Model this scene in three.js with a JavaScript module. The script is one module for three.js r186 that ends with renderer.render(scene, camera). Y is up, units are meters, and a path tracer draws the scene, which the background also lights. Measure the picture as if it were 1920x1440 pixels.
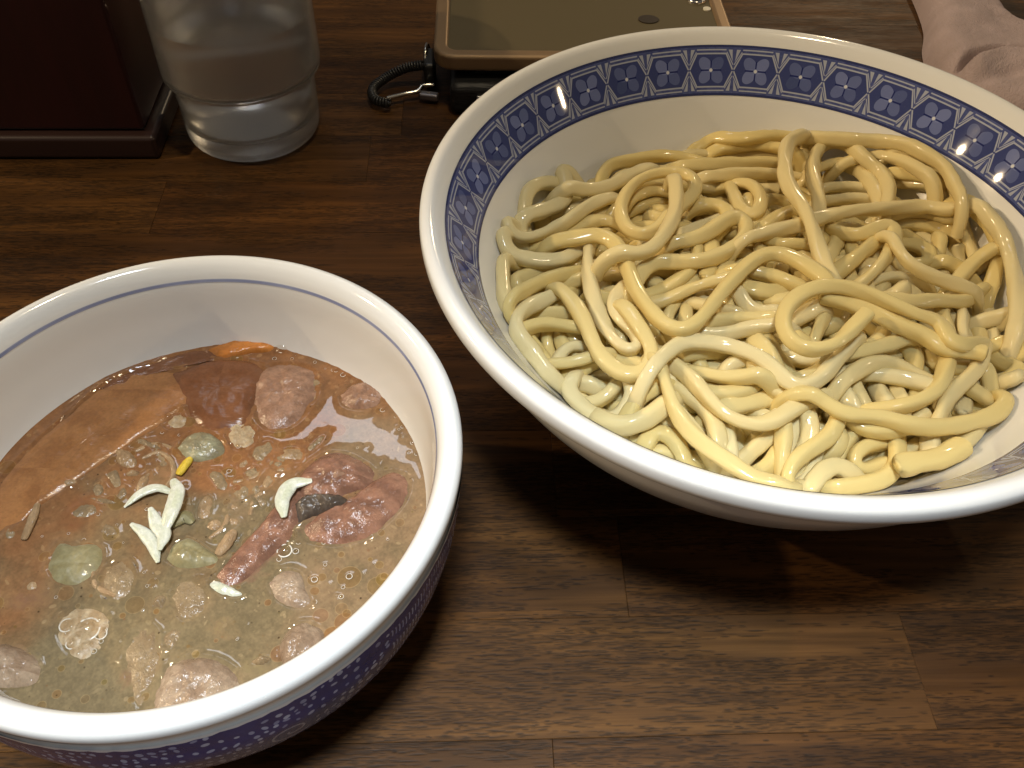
import * as THREE from 'three';
import { RoundedBoxGeometry } from 'three/addons/geometries/RoundedBoxGeometry.js';
import { mergeGeometries } from 'three/addons/utils/BufferGeometryUtils.js';
import { RectAreaLightUniformsLib } from 'three/addons/lights/RectAreaLightUniformsLib.js';

// ------------------------------------------------------------------ camera
const scene = new THREE.Scene();
const PITCH = THREE.MathUtils.degToRad(48.938), ROLL = THREE.MathUtils.degToRad(1.932), FOCAL = 1726.5, CAM = new THREE.Vector3(0, 0.2588, 0);
const camera = new THREE.PerspectiveCamera(THREE.MathUtils.radToDeg(2 * Math.atan(720 / FOCAL)), 4 / 3, 0.01, 20);
camera.position.copy(CAM);
camera.lookAt(0, CAM.y - Math.sin(PITCH), -Math.cos(PITCH));
camera.rotateZ(ROLL);

const renderer = new THREE.WebGLRenderer({ antialias: true });
renderer.setSize(1024, 768);
renderer.toneMapping = THREE.LinearToneMapping;
renderer.toneMappingExposure = 0.72;
renderer.shadowMap.enabled = true;
RectAreaLightUniformsLib.init();

// ------------------------------------------------------------------ lamps
// dim even glow for the unseen room, set to lift the shadows
scene.background = new THREE.Color().setRGB(0.1, 0.095, 0.09);
// unseen cool lamp above, beam narrowed to brighten the near rims
const KEY = new THREE.Vector3(-0.01, 1.12, 0.11);
const key = new THREE.SpotLight(new THREE.Color().setRGB(0.8, 0.9, 1.0), 11.6, 0, 0.26, 1, 2);
key.name = 'unseen_cool_beam';
key.position.copy(KEY); key.target.position.set(0.0, 0.0, 0.02);
key.shadow.radius = 4.2; key.castShadow = true; key.shadow.mapSize.set(2048, 2048); key.shadow.camera.near = 0.05; key.shadow.camera.far = 3;
scene.add(key, key.target);
// unseen warm bulbs, placed for glaze highlights and warm side light
const UNSEEN_BULBS = [[-1.33, 1.0, 0.0, 4.2], [-1.63, 1.0, -0.45, 4.4], [2.42, 1.0, 0.02, 1.6], [0.72, 1.0, -2.04, 1.8]];
// unseen warm lamp overhead, placed to light noodles and far wall evenly
const UNSEEN_OVERHEAD = { x: 0.12, y: 1.3, z: -0.16, s: 0.1, L: 190 };
// unseen cool panel, placed so its reflection whitens the broth
const UNSEEN_PANEL = { x: -0.29, y: 1.0, z: -0.885, w: 0.25, d: 0.14 };

// ------------------------------------------------------------------ helpers
const sm = THREE.MathUtils.smoothstep, lerp = THREE.MathUtils.lerp, clamp = THREE.MathUtils.clamp;
function rng(seed) { let a = seed >>> 0; return () => { a = (a + 0x6D2B79F5) | 0; let t = Math.imul(a ^ (a >>> 15), 1 | a); t = (t + Math.imul(t ^ (t >>> 7), 61 | t)) ^ t; return ((t ^ (t >>> 14)) >>> 0) / 4294967296; }; }
const hash = (x, y) => { let h = Math.imul(x | 0, 374761393) + Math.imul(y | 0, 668265263); h = Math.imul(h ^ (h >>> 13), 1274126177); return ((h ^ (h >>> 16)) >>> 0) / 4294967296; };
function vnoise(x, y) { const xi = Math.floor(x), yi = Math.floor(y), fx = x - xi, fy = y - yi, u = fx * fx * (3 - 2 * fx), v = fy * fy * (3 - 2 * fy); return lerp(lerp(hash(xi, yi), hash(xi + 1, yi), u), lerp(hash(xi, yi + 1), hash(xi + 1, yi + 1), u), v); }
function fbm(x, y, o = 4) { let s = 0, a = 0.5, n = 0; for (let i = 0; i < o; i++) { s += a * vnoise(x, y); n += a; a *= 0.5; x = x * 2.03 + 17.1; y = y * 2.03 + 9.7; } return s / n; }
const FW = new THREE.Vector3(0, -Math.sin(PITCH), -Math.cos(PITCH)), RX = new THREE.Vector3(1, 0, 0).applyAxisAngle(FW, -ROLL), UP = new THREE.Vector3(0, Math.cos(PITCH), -Math.sin(PITCH)).applyAxisAngle(FW, -ROLL);
const rayDir = (px, py) => FW.clone().addScaledVector(RX, (px - 960) / FOCAL).addScaledVector(UP, -(py - 720) / FOCAL);
const at = (px, py, h = 0) => { const d = rayDir(px, py); return CAM.clone().addScaledVector(d, (h - CAM.y) / d.y); };   // where a sight line meets the level h
const taken = new Map();
function numbered(name) { const n = taken.get(name) ?? 0; taken.set(name, n + 1); return n ? name + '_' + String(n).padStart(3, '0') : name; }
function shade(o) { o.traverse((c) => { if (c.isMesh) { c.castShadow = true; c.receiveShadow = true; } }); return o; }
function tag(o, label, category, group, kind) { o.userData.label = label; if (category) o.userData.category = category; if (group) o.userData.group = group; if (kind) o.userData.kind = kind; return o; }
function thing(name, label, category, group) { const o = new THREE.Group(); o.name = numbered(name); tag(o, label, category, group); scene.add(o); return o; }
function part(name, geo, mat, parent) { const m = new THREE.Mesh(geo, mat); m.name = name; m.castShadow = m.receiveShadow = true; parent.add(m); return m; }
function solo(name, geo, mat, label, category, group) { const m = new THREE.Mesh(geo, mat); m.name = numbered(name); m.castShadow = m.receiveShadow = true; tag(m, label, category, group); scene.add(m); return m; }
const lin = (r, g, b) => new THREE.Color().setRGB(r, g, b);
const std = (c, o = {}) => new THREE.MeshStandardMaterial({ color: c, ...o });
const phys = (c, o = {}) => new THREE.MeshPhysicalMaterial({ color: c, ...o });
function dataTex(w, h, fn, srgb) {
  const d = new Uint8Array(w * h * 4), out = [0, 0, 0];
  for (let y = 0; y < h; y++) for (let x = 0; x < w; x++) { fn(x, y, out); const i = (y * w + x) * 4; d[i] = clamp(out[0], 0, 255); d[i + 1] = clamp(out[1], 0, 255); d[i + 2] = clamp(out[2], 0, 255); d[i + 3] = 255; }
  const t = new THREE.DataTexture(d, w, h); t.magFilter = THREE.LinearFilter; t.minFilter = THREE.LinearMipmapLinearFilter; t.generateMipmaps = true; t.wrapS = t.wrapT = THREE.RepeatWrapping; if (srgb) t.colorSpace = THREE.SRGBColorSpace; t.needsUpdate = true; return t;
}
function canvasTex(w, h, draw, srgb = true) {
  const c = document.createElement('canvas'); c.width = w; c.height = h; draw(c.getContext('2d'), w, h);
  const t = new THREE.CanvasTexture(c); t.wrapS = t.wrapT = THREE.RepeatWrapping; if (srgb) t.colorSpace = THREE.SRGBColorSpace; return t;
}
// solid of revolution from [r, y] points with smooth joints
function lathe(points, seg = 160, smooth = true) {
  const v = points.map((p) => new THREE.Vector2(p[0], p[1]));
  const pts = smooth ? new THREE.SplineCurve(v).getPoints(points.length * 6) : v;
  for (const p of pts) p.x = Math.max(p.x, 1e-5);
  return new THREE.LatheGeometry(pts, seg);
}
// tube along points with its own radius in two directions, rounded ends
function sweep(pts, radius, o = {}) {
  const { sides = 8, flat = 1, seed = 1, vary = 0.05, cap = true, taper = 0, up0 = null, square = 2, twist = 0 } = o;
  const n = pts.length, P = [], N = [], U = [], I = [];
  const T = pts.map((_, i) => new THREE.Vector3().subVectors(pts[Math.min(n - 1, i + 1)], pts[Math.max(0, i - 1)]).normalize());
  let nor = up0 ? up0.clone() : new THREE.Vector3(0, 1, 0); nor.addScaledVector(T[0], -nor.dot(T[0])); if (nor.lengthSq() < 1e-6) nor.set(1, 0, 0).addScaledVector(T[0], -T[0].x); nor.normalize();
  const rings = []; let len = 0;
  for (let i = 0; i < n; i++) {
    if (i) len += pts[i].distanceTo(pts[i - 1]);
    nor.addScaledVector(T[i], -nor.dot(T[i])).normalize();
    const bin = new THREE.Vector3().crossVectors(T[i], nor);
    let r = radius * (1 + vary * (fbm(i * 0.23 + seed * 7.7, seed * 1.3, 2) - 0.5) * 2);
    if (taper) r *= lerp(1, 1 - taper, Math.abs(i / (n - 1) * 2 - 1) ** 2);
    rings.push({ c: pts[i], n: nor.clone(), b: bin, t: T[i], r, len });
  }
  const all = [];
  if (cap) for (const k of [0.25, 0.6, 0.88]) all.push({ ...rings[0], c: rings[0].c.clone().addScaledVector(T[0], -(1 - k) * radius * 0.55), r: rings[0].r * Math.sqrt(1 - (1 - k) ** 2) });
  all.push(...rings);
  if (cap) for (const k of [0.88, 0.6, 0.25]) { const q = rings[n - 1]; all.push({ ...q, c: q.c.clone().addScaledVector(T[n - 1], (1 - k) * radius * 0.55), r: q.r * Math.sqrt(1 - (1 - k) ** 2) }); }
  const v = new THREE.Vector3();
  for (const q of all) for (let s = 0; s <= sides; s++) {                       // superellipse section, turning slowly along the strand
    const a = s / sides * Math.PI * 2, c = Math.cos(a), d = Math.sin(a), k = Math.pow(Math.abs(c) ** square + Math.abs(d) ** square, -1 / square), tw = twist * q.len, ct = Math.cos(tw), st = Math.sin(tw);
    const x = c * k * flat, y = d * k, nx = Math.sign(c) * Math.abs(c * k) ** (square - 1) / flat, ny = Math.sign(d) * Math.abs(d * k) ** (square - 1);
    v.copy(q.n).multiplyScalar((x * ct - y * st) * q.r).addScaledVector(q.b, (x * st + y * ct) * q.r); P.push(q.c.x + v.x, q.c.y + v.y, q.c.z + v.z);
    v.copy(q.n).multiplyScalar(nx * ct - ny * st).addScaledVector(q.b, nx * st + ny * ct).normalize(); N.push(v.x, v.y, v.z); U.push(s / sides * radius * 6.28, q.len);
  }
  const w = sides + 1;
  for (let i = 0; i < all.length - 1; i++) for (let s = 0; s < sides; s++) { const a = i * w + s, b = a + 1, c = a + w, d = c + 1; I.push(a, b, c, b, d, c); }
  for (const [i, dir] of [[0, -1], [all.length - 1, 1]]) { const q = all[i], k = P.length / 3; P.push(q.c.x, q.c.y, q.c.z); N.push(q.t.x * dir, q.t.y * dir, q.t.z * dir); U.push(0, q.len); for (let s = 0; s < sides; s++) { const a = i * w + s; dir > 0 ? I.push(a, a + 1, k) : I.push(a + 1, a, k); } }
  const g = new THREE.BufferGeometry();
  g.setAttribute('position', new THREE.Float32BufferAttribute(P, 3)); g.setAttribute('normal', new THREE.Float32BufferAttribute(N, 3)); g.setAttribute('uv', new THREE.Float32BufferAttribute(U, 2)); g.setIndex(I);
  return g;
}
const spline = (pts, n) => new THREE.CatmullRomCurve3(pts, false, 'centripetal').getSpacedPoints(n);

// ------------------------------------------------------------------ table
const table = new THREE.Group(); table.name = 'table_top'; scene.add(table);
table.rotation.y = 0.0576; tag(table, 'dark stained oak counter of narrow laminated planks', 'table', null, 'structure');
{
  const W = 2048, H = 512, R = rng(11), shadeMap = new Float32Array(W * H), pore = new Float32Array(W * H);
  for (let y = 0; y < H; y++) for (let x = 0; x < W; x++) {
    const X = x * 0.2, Y = y * 0.2;                                             // millimetres
    const bend = (fbm(X * 0.012, Y * 0.05, 3) - 0.5) * 9;
    const ring = 0.5 + 0.5 * Math.sin((Y + bend) * 1.25 + fbm(X * 0.02 + 40, Y * 0.2, 2) * 6);
    const fine = fbm(X * 0.05 + 7, Y * 3.1, 3), broad = fbm(X * 0.018 + 90, Y * 0.12 + 3, 3);
    shadeMap[y * W + x] = 0.25 + 0.26 * fine + 0.2 * ring * sm(broad, 0.3, 0.65) + 0.42 * broad;
  }
  for (let k = 0; k < 26000; k++) {                                             // open pores of the oak: short dark dashes along the grain
    const cx = R() * W, cy = R() * H, dens = fbm(cx * 0.004, cy * 0.02 + 30, 3); if (R() > sm(dens, 0.3, 0.62)) continue;
    const L = 5 + R() * R() * 26, w = 0.6 + R() * 0.8, a = 0.25 + R() * 0.6, tilt = (R() - 0.5) * 0.05;
    for (let x = -L; x <= L; x++) for (let y = -2; y <= 2; y++) {
      const px = ((cx + x) | 0), py = ((cy + y + x * tilt) | 0); if (px < 0 || py < 0 || px >= W || py >= H) continue;
      const f = Math.exp(-y * y / (w * w)) * (1 - (x / L) ** 2) * a, i = py * W + px; if (f > pore[i]) pore[i] = f;
    }
  }
  const wood = dataTex(W, H, (x, y, o) => { const i = y * W + x, s = shadeMap[i], p = 1 - 0.6 * pore[i]; o[0] = (36 + 72 * s) * p; o[1] = (22 + 51 * s) * p; o[2] = (10 + 26 * s) * p; }, true);
  const bump = dataTex(W, H, (x, y, o) => { const i = y * W + x; o[0] = o[1] = o[2] = 150 + 50 * shadeMap[i] - 130 * pore[i]; });
  const rough = dataTex(512, 256, (x, y, o) => { o[0] = o[1] = o[2] = 92 + 60 * fbm(x * 0.03, y * 0.09, 4) + 34 * fbm(x * 0.2, y * 0.8, 2); });
  const tints = [[0.78, 0.78, 0.78], [0.92, 0.91, 0.88], [0.66, 0.64, 0.64], [0.72, 0.68, 0.65], [0.85, 0.82, 0.77], [0.6, 0.57, 0.56]].map((c) => phys(lin(c[0], c[1], c[2]), { map: wood, roughness: 0.95, roughnessMap: rough, bumpMap: bump, bumpScale: 0.0001, specularIntensity: 0.3 }));
  function plank(x0, x1, z0, z1, tint, off) {
    const c = 0.00012, g = 0.00003, y1 = 0, y0 = -0.02;
    x0 += g; x1 -= g; z0 += g; z1 -= g;
    const P = [], U = [], I = [], N = [];
    const quad = (a, b, d, e) => { const k = P.length / 3; for (const q of [a, b, d, e]) { P.push(...q); U.push((q[0] - x0) / 0.4096 + off[0], (q[2] - z0 + (y1 - q[1])) / 0.1024 * off[2] + off[1]); } const n = new THREE.Vector3().subVectors(new THREE.Vector3(...b), new THREE.Vector3(...a)).cross(new THREE.Vector3().subVectors(new THREE.Vector3(...d), new THREE.Vector3(...a))).normalize(); for (let i = 0; i < 4; i++) N.push(n.x, n.y, n.z); I.push(k, k + 1, k + 2, k, k + 2, k + 3); };
    const T = [[x0 + c, y1, z1 - c], [x1 - c, y1, z1 - c], [x1 - c, y1, z0 + c], [x0 + c, y1, z0 + c]], M = [[x0, y1 - c, z1], [x1, y1 - c, z1], [x1, y1 - c, z0], [x0, y1 - c, z0]], B = M.map((q) => [q[0], y0, q[2]]);
    quad(...T);
    for (let i = 0; i < 4; i++) { const j = (i + 1) % 4; quad(M[i], M[j], T[j], T[i]); quad(B[i], B[j], M[j], M[i]); }
    const geo = new THREE.BufferGeometry(); geo.setAttribute('position', new THREE.Float32BufferAttribute(P, 3)); geo.setAttribute('normal', new THREE.Float32BufferAttribute(N, 3)); geo.setAttribute('uv', new THREE.Float32BufferAttribute(U, 2)); geo.setIndex(I);
    part('plank', geo, tints[tint], table);
  }
  const rows = { };                                                             // joints read off the photograph, row index -> [x joints], [tints]
  rows[0] = [[-0.16, 0.1297], [4, 1, 2]]; rows[1] = [[-0.1, 0.0458], [2, 4, 3]]; rows[-1] = [[-0.2, 0.02, 0.2], [3, 4, 3, 2]];
  rows[5] = [[-0.24, 0.01], [2, 2, 5]]; rows[6] = [[-0.14, 0.12], [4, 3, 0]]; rows[4] = [[-0.09, 0.15], [5, 3, 2]]; rows[7] = [[-0.3, -0.05], [3, 0, 3]];
  for (let k = -6; k <= 16; k++) {
    const z1 = -0.0936 - k * 0.0365, z0 = z1 - 0.0365;
    const [js, ts] = rows[k] ?? [[-0.22 + R() * 0.1, 0.02 + R() * 0.12], [Math.floor(R() * 6), Math.floor(R() * 6), Math.floor(R() * 6)]];
    const xs = [-0.46, ...js, 0.46];
    for (let i = 0; i < xs.length - 1; i++) { let a = xs[i], b = xs[i + 1]; const cut = b - a > 0.3 ? (a + b) / 2 : null; const t = ts[i % ts.length]; for (const [p, q, tt] of cut ? [[a, cut, t], [cut, b, (t + 2) % 6]] : [[a, b, t]]) plank(p, q, z0, z1, tt, [R() * 0.24, Math.floor(R() * 3) / 3 + 0.002, R() < 0.5 ? 1 : -1]); }
  }
}

// ------------------------------------------------------------------ bowls
const BC = new THREE.Vector3(0.0818, 0, -0.2303), SC = new THREE.Vector3(-0.0847, 0, -0.1378);
const glaze = phys(lin(0.77, 0.765, 0.735), { roughness: 0.1 });
const bowlInner = [[0, 0.011], [0.021, 0.0115], [0.0435, 0.015], [0.0605, 0.0225], [0.0755, 0.0355], [0.0865, 0.0505], [0.0942, 0.063], [0.1005, 0.0725], [0.1042, 0.078]];
const bowlOuter = [[0.1042, 0.0693], [0.1, 0.0565], [0.0905, 0.0415], [0.073, 0.026], [0.053, 0.0145], [0.0435, 0.0098]];
{
  const bowl = thing('noodle_bowl', 'big white porcelain bowl with blue patterned band inside, full of noodles', 'bowl'); bowl.position.copy(BC);
  const lip = [[0.1042, 0.078], [0.1062, 0.0806], [0.1076, 0.082], [0.109, 0.0827], [0.1105, 0.0826], [0.1117, 0.0817], [0.1121, 0.0801], [0.112, 0.078], [0.1113, 0.0763], [0.1099, 0.0753], [0.1082, 0.0745], [0.1068, 0.0733], [0.1055, 0.0716], [0.1042, 0.0693]];
  part('body', lathe([...bowlInner, ...lip.slice(1), ...bowlOuter.slice(1), [0.0405, 0.0078]], 240), glaze, bowl);
  part('foot_ring', lathe([[0.0415, 0.009], [0.0405, 0.004], [0.0388, 0.0003], [0.0366, 0.0002], [0.036, 0.003], [0.0355, 0.0075], [0.02, 0.0082], [0.0, 0.0084]], 120), glaze, bowl);
  // printed band: 36 hexagon panels with a four-petal flower, double rules and paired fans between them
  const cells = 4, cw = 256, ch = 256;
  const band = canvasTex(cells * cw, ch, (g) => {
    const R = rng(5), pale = 'rgb(164,169,184)', navy = 'rgb(52,58,100)', mid = 'rgb(80,88,132)';
    g.fillStyle = mid; g.fillRect(0, 0, cells * cw, ch);
    for (let k = 0; k < 2600; k++) { g.fillStyle = `rgba(${R() < 0.5 ? '30,38,96' : '96,106,160'},${0.04 + R() * 0.09})`; g.beginPath(); g.arc(R() * cells * cw, R() * ch, 3 + R() * 15, 0, 7); g.fill(); }
    for (let k = -1; k <= cells; k++) {
      const x0 = k * cw + 0, cx = x0 + cw / 2, cy = ch / 2;
      const hex = (m) => { g.beginPath(); g.moveTo(x0 + 4 + m, cy); g.lineTo(x0 + 44 + m * 0.6, 46 + m * 0.9); g.lineTo(x0 + cw - 44 - m * 0.6, 46 + m * 0.9); g.lineTo(x0 + cw - 4 - m, cy); g.lineTo(x0 + cw - 44 - m * 0.6, ch - 46 - m * 0.9); g.lineTo(x0 + 44 + m * 0.6, ch - 46 - m * 0.9); g.closePath(); };
      hex(0); g.fillStyle = 'rgb(60,68,116)'; g.fill();
      g.save(); hex(0); g.clip();
      for (let p = 0; p < 4; p++) { const a = p * Math.PI / 2 + Math.PI / 4, t = 70 + R() * 62; g.fillStyle = `rgba(${t | 0},${(t + 10) | 0},${(t + 56) | 0},0.8)`; g.beginPath(); g.ellipse(cx + Math.cos(a) * 46, cy + Math.sin(a) * 40, 44, 32, a, 0, 7); g.fill(); }
      for (let p = 0; p < 4; p++) { const a = p * Math.PI / 2; g.strokeStyle = 'rgba(28,34,90,0.9)'; g.lineWidth = 8; g.beginPath(); g.moveTo(cx + Math.cos(a) * 12, cy + Math.sin(a) * 12); g.lineTo(cx + Math.cos(a) * 60, cy + Math.sin(a) * 48); g.stroke(); }
      g.restore();
      g.fillStyle = 'rgb(206,208,212)'; g.beginPath(); g.arc(cx, cy, 9, 0, 7); g.fill();
      g.strokeStyle = pale; g.lineJoin = 'miter';
      for (const s of [1, -1]) {                                                // rules above and below, with the fans where panels meet
        const Y = (v) => (s > 0 ? v : ch - v);
        g.lineWidth = 8; g.beginPath(); g.moveTo(x0 + 4, cy - s * 4); g.lineTo(x0 + 46, Y(44)); g.lineTo(x0 + cw - 46, Y(44)); g.lineTo(x0 + cw - 4, cy - s * 4); g.stroke();
        g.lineWidth = 7; g.beginPath(); g.moveTo(x0 + 46, Y(25)); g.lineTo(x0 + cw - 46, Y(25)); g.stroke();
        for (const d of [-1, 1]) { g.fillStyle = pale; g.beginPath(); g.moveTo(x0 + d * 7, Y(84)); g.lineTo(x0 + d * 12, Y(24)); g.lineTo(x0 + d * 34, Y(24)); g.closePath(); g.fill(); g.strokeStyle = pale; g.lineWidth = 5; g.beginPath(); g.moveTo(x0 + d * 3, Y(100)); g.lineTo(x0 + d * 42, Y(36)); g.stroke(); }
      }
    }
    g.fillStyle = navy; g.fillRect(0, 0, cells * cw, 12); g.fillRect(0, ch - 12, cells * cw, 12);
    for (let k = 0; k < 900; k++) { g.fillStyle = `rgba(210,212,215,${R() * 0.09})`; g.fillRect(R() * cells * cw, R() * ch, 2 + R() * 6, 1 + R() * 2); }
  });
  band.repeat.set(9, 1);
  const strip0 = new THREE.SplineCurve([...bowlInner, ...lip.slice(1, 3)].map((p) => new THREE.Vector2(...p))).getPoints(800).filter((p) => p.y > 0.0628 && p.y < 0.0784 && p.x > 0.09), strip = new THREE.SplineCurve(strip0).getSpacedPoints(24);
  const bandMat = phys(0xffffff, { map: band, roughness: 0.035 });
  part('printed_band', new THREE.LatheGeometry(strip.map((p) => new THREE.Vector2(p.x - 0.00014, p.y + 0.00008)), 240), bandMat, bowl);
}
const soupLevel = 0.0425, soupR = 0.0632;
{
  const bowl = thing('soup_bowl', 'smaller white bowl with navy printed outside, full of brown dipping broth', 'bowl'); bowl.position.copy(SC);
  const prof = [[0, 0.011], [0.02, 0.0118], [0.037, 0.0155], [0.049, 0.0235], [0.0575, 0.033], [0.062, 0.0425], [0.0643, 0.0545], [0.0655, 0.065], [0.0664, 0.0692], [0.0674, 0.0714], [0.0687, 0.0729], [0.0703, 0.0736], [0.0717, 0.073], [0.0726, 0.0717], [0.0728, 0.0698], [0.0724, 0.067]];
    const outer = [[0.0724, 0.067], [0.0716, 0.0585], [0.0705, 0.048], [0.0675, 0.0365], [0.0615, 0.0265], [0.052, 0.0185], [0.042, 0.0125], [0.036, 0.009]];
  part('body', lathe([...prof, ...outer.slice(1), [0.034, 0.0075]], 200), glaze, bowl);
  part('foot_ring', lathe([[0.036, 0.0085], [0.0353, 0.004], [0.0338, 0.0003], [0.032, 0.0002], [0.0312, 0.003], [0.031, 0.0072], [0.018, 0.0075], [0, 0.0076]], 100), glaze, bowl);
  // blue arabesque print on the outside
  const TW = 1024, TH = 512;
  const print = canvasTex(TW, TH, (g) => {
    const R = rng(21), pale = 'rgb(186,192,214)';
    g.fillStyle = 'rgb(34,38,104)'; g.fillRect(0, 0, TW, TH);
    for (let k = 0; k < 700; k++) { g.fillStyle = `rgba(${R() < 0.6 ? '22,25,80' : '56,62,134'},${0.05 + R() * 0.12})`; g.beginPath(); g.arc(R() * TW, R() * TH, 6 + R() * 30, 0, 7); g.fill(); }
    const spot = (x, y, r) => { g.fillStyle = `rgba(180,186,210,${0.6 + R() * 0.4})`; for (const d of [-TW, 0, TW]) { g.beginPath(); g.ellipse(x + d, y, r * (0.9 + R() * 0.6), r * (0.7 + R() * 0.4), R() * 3, 0, 7); g.fill(); } };
    g.strokeStyle = pale; g.lineCap = 'round';
    for (let row = 0; row < 19; row++) for (let i = 0; i < 42; i++) { const x = (i + (row % 2) * 0.5) * 24.4 + Math.sin(row * 1.7 + i * 0.5) * 9, y = 30 + row * 27 + Math.sin(i * 0.55 + row) * 11; if (x > 610 && x < 900) continue; if (R() < 0.1) continue; spot(x, y, 5 + R() * 2.6); }
    for (let row = 0; row < 9; row++) for (let i = 0; i < 24; i++) { const x = 622 + i * 11.5 + (row % 2) * 4, y = 40 + row * 54 + Math.sin(i * 0.32 + row * 0.4) * 10; g.lineWidth = 3.4 + R() * 1.6; g.globalAlpha = 0.55 + R() * 0.4; g.beginPath(); g.moveTo(x, y); g.quadraticCurveTo(x + 5, y + 10, x + 2, y + 22 + R() * 8); g.stroke(); }
    g.globalAlpha = 0.85;
    for (const [cx, cy, n, s] of [[120, 230, 1, 1], [360, 150, -1, 0.9], [470, 360, 1, 1.1], [960, 260, -1, 1], [240, 430, -1, 0.8]]) {
      g.fillStyle = 'rgb(34,38,104)'; g.beginPath(); g.ellipse(cx, cy, 62 * s, 48 * s, 0, 0, 7); g.fill();
      g.lineWidth = 6; g.beginPath(); for (let a = 0; a < 8.5; a += 0.1) { const rr = (8 + a * 5.4) * s; const x = cx + n * Math.cos(a) * rr * 1.15, y = cy + Math.sin(a) * rr * 0.85; a ? g.lineTo(x, y) : g.moveTo(x, y); } g.stroke();
    }
    g.globalAlpha = 1;
    // ragged upper edge against the white lip
    g.fillStyle = 'rgb(226,226,226)'; g.beginPath(); g.moveTo(0, 0); for (let x = 0; x <= TW; x += 16) g.lineTo(x, 7 + 6 * Math.abs(Math.sin(x / TW * Math.PI * 21)) + R() * 3); g.lineTo(TW, 0); g.closePath(); g.fill();
  });
  print.repeat.set(4, 1);
  const whole = new THREE.SplineCurve([...prof, ...outer.slice(1), [0.034, 0.0075]].map((p) => new THREE.Vector2(...p))).getPoints(400), sk = whole.filter((p, i) => i > 230 && p.y < 0.0662 && p.y > 0.0105);
  part('printed_wall', new THREE.LatheGeometry(new THREE.SplineCurve(sk.reverse()).getSpacedPoints(220).map((p) => new THREE.Vector2(p.x + 0.0004, p.y - 0.00022)), 200), phys(0xffffff, { map: print, roughness: 0.22, specularIntensity: 0.3 }), bowl);
  const lineTex = dataTex(512, 8, (x, y, o) => { const f = fbm(x * 0.06, 3.3, 3), e = Math.abs(y - 3.5) / 4; o[0] = 96 + 50 * f + 40 * e; o[1] = 106 + 48 * f + 36 * e; o[2] = 146 + 40 * f + 22 * e; }, true);
  const inner = new THREE.SplineCurve(prof.map((p) => new THREE.Vector2(...p))).getPoints(400).filter((p) => p.y > 0.0674 && p.y < 0.0686 && p.x < 0.068);
  part('blue_line', new THREE.LatheGeometry(inner.map((p) => new THREE.Vector2(p.x - 0.0001, p.y)), 200), phys(0xffffff, { map: lineTex, roughness: 0.1 }), bowl);
}

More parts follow.
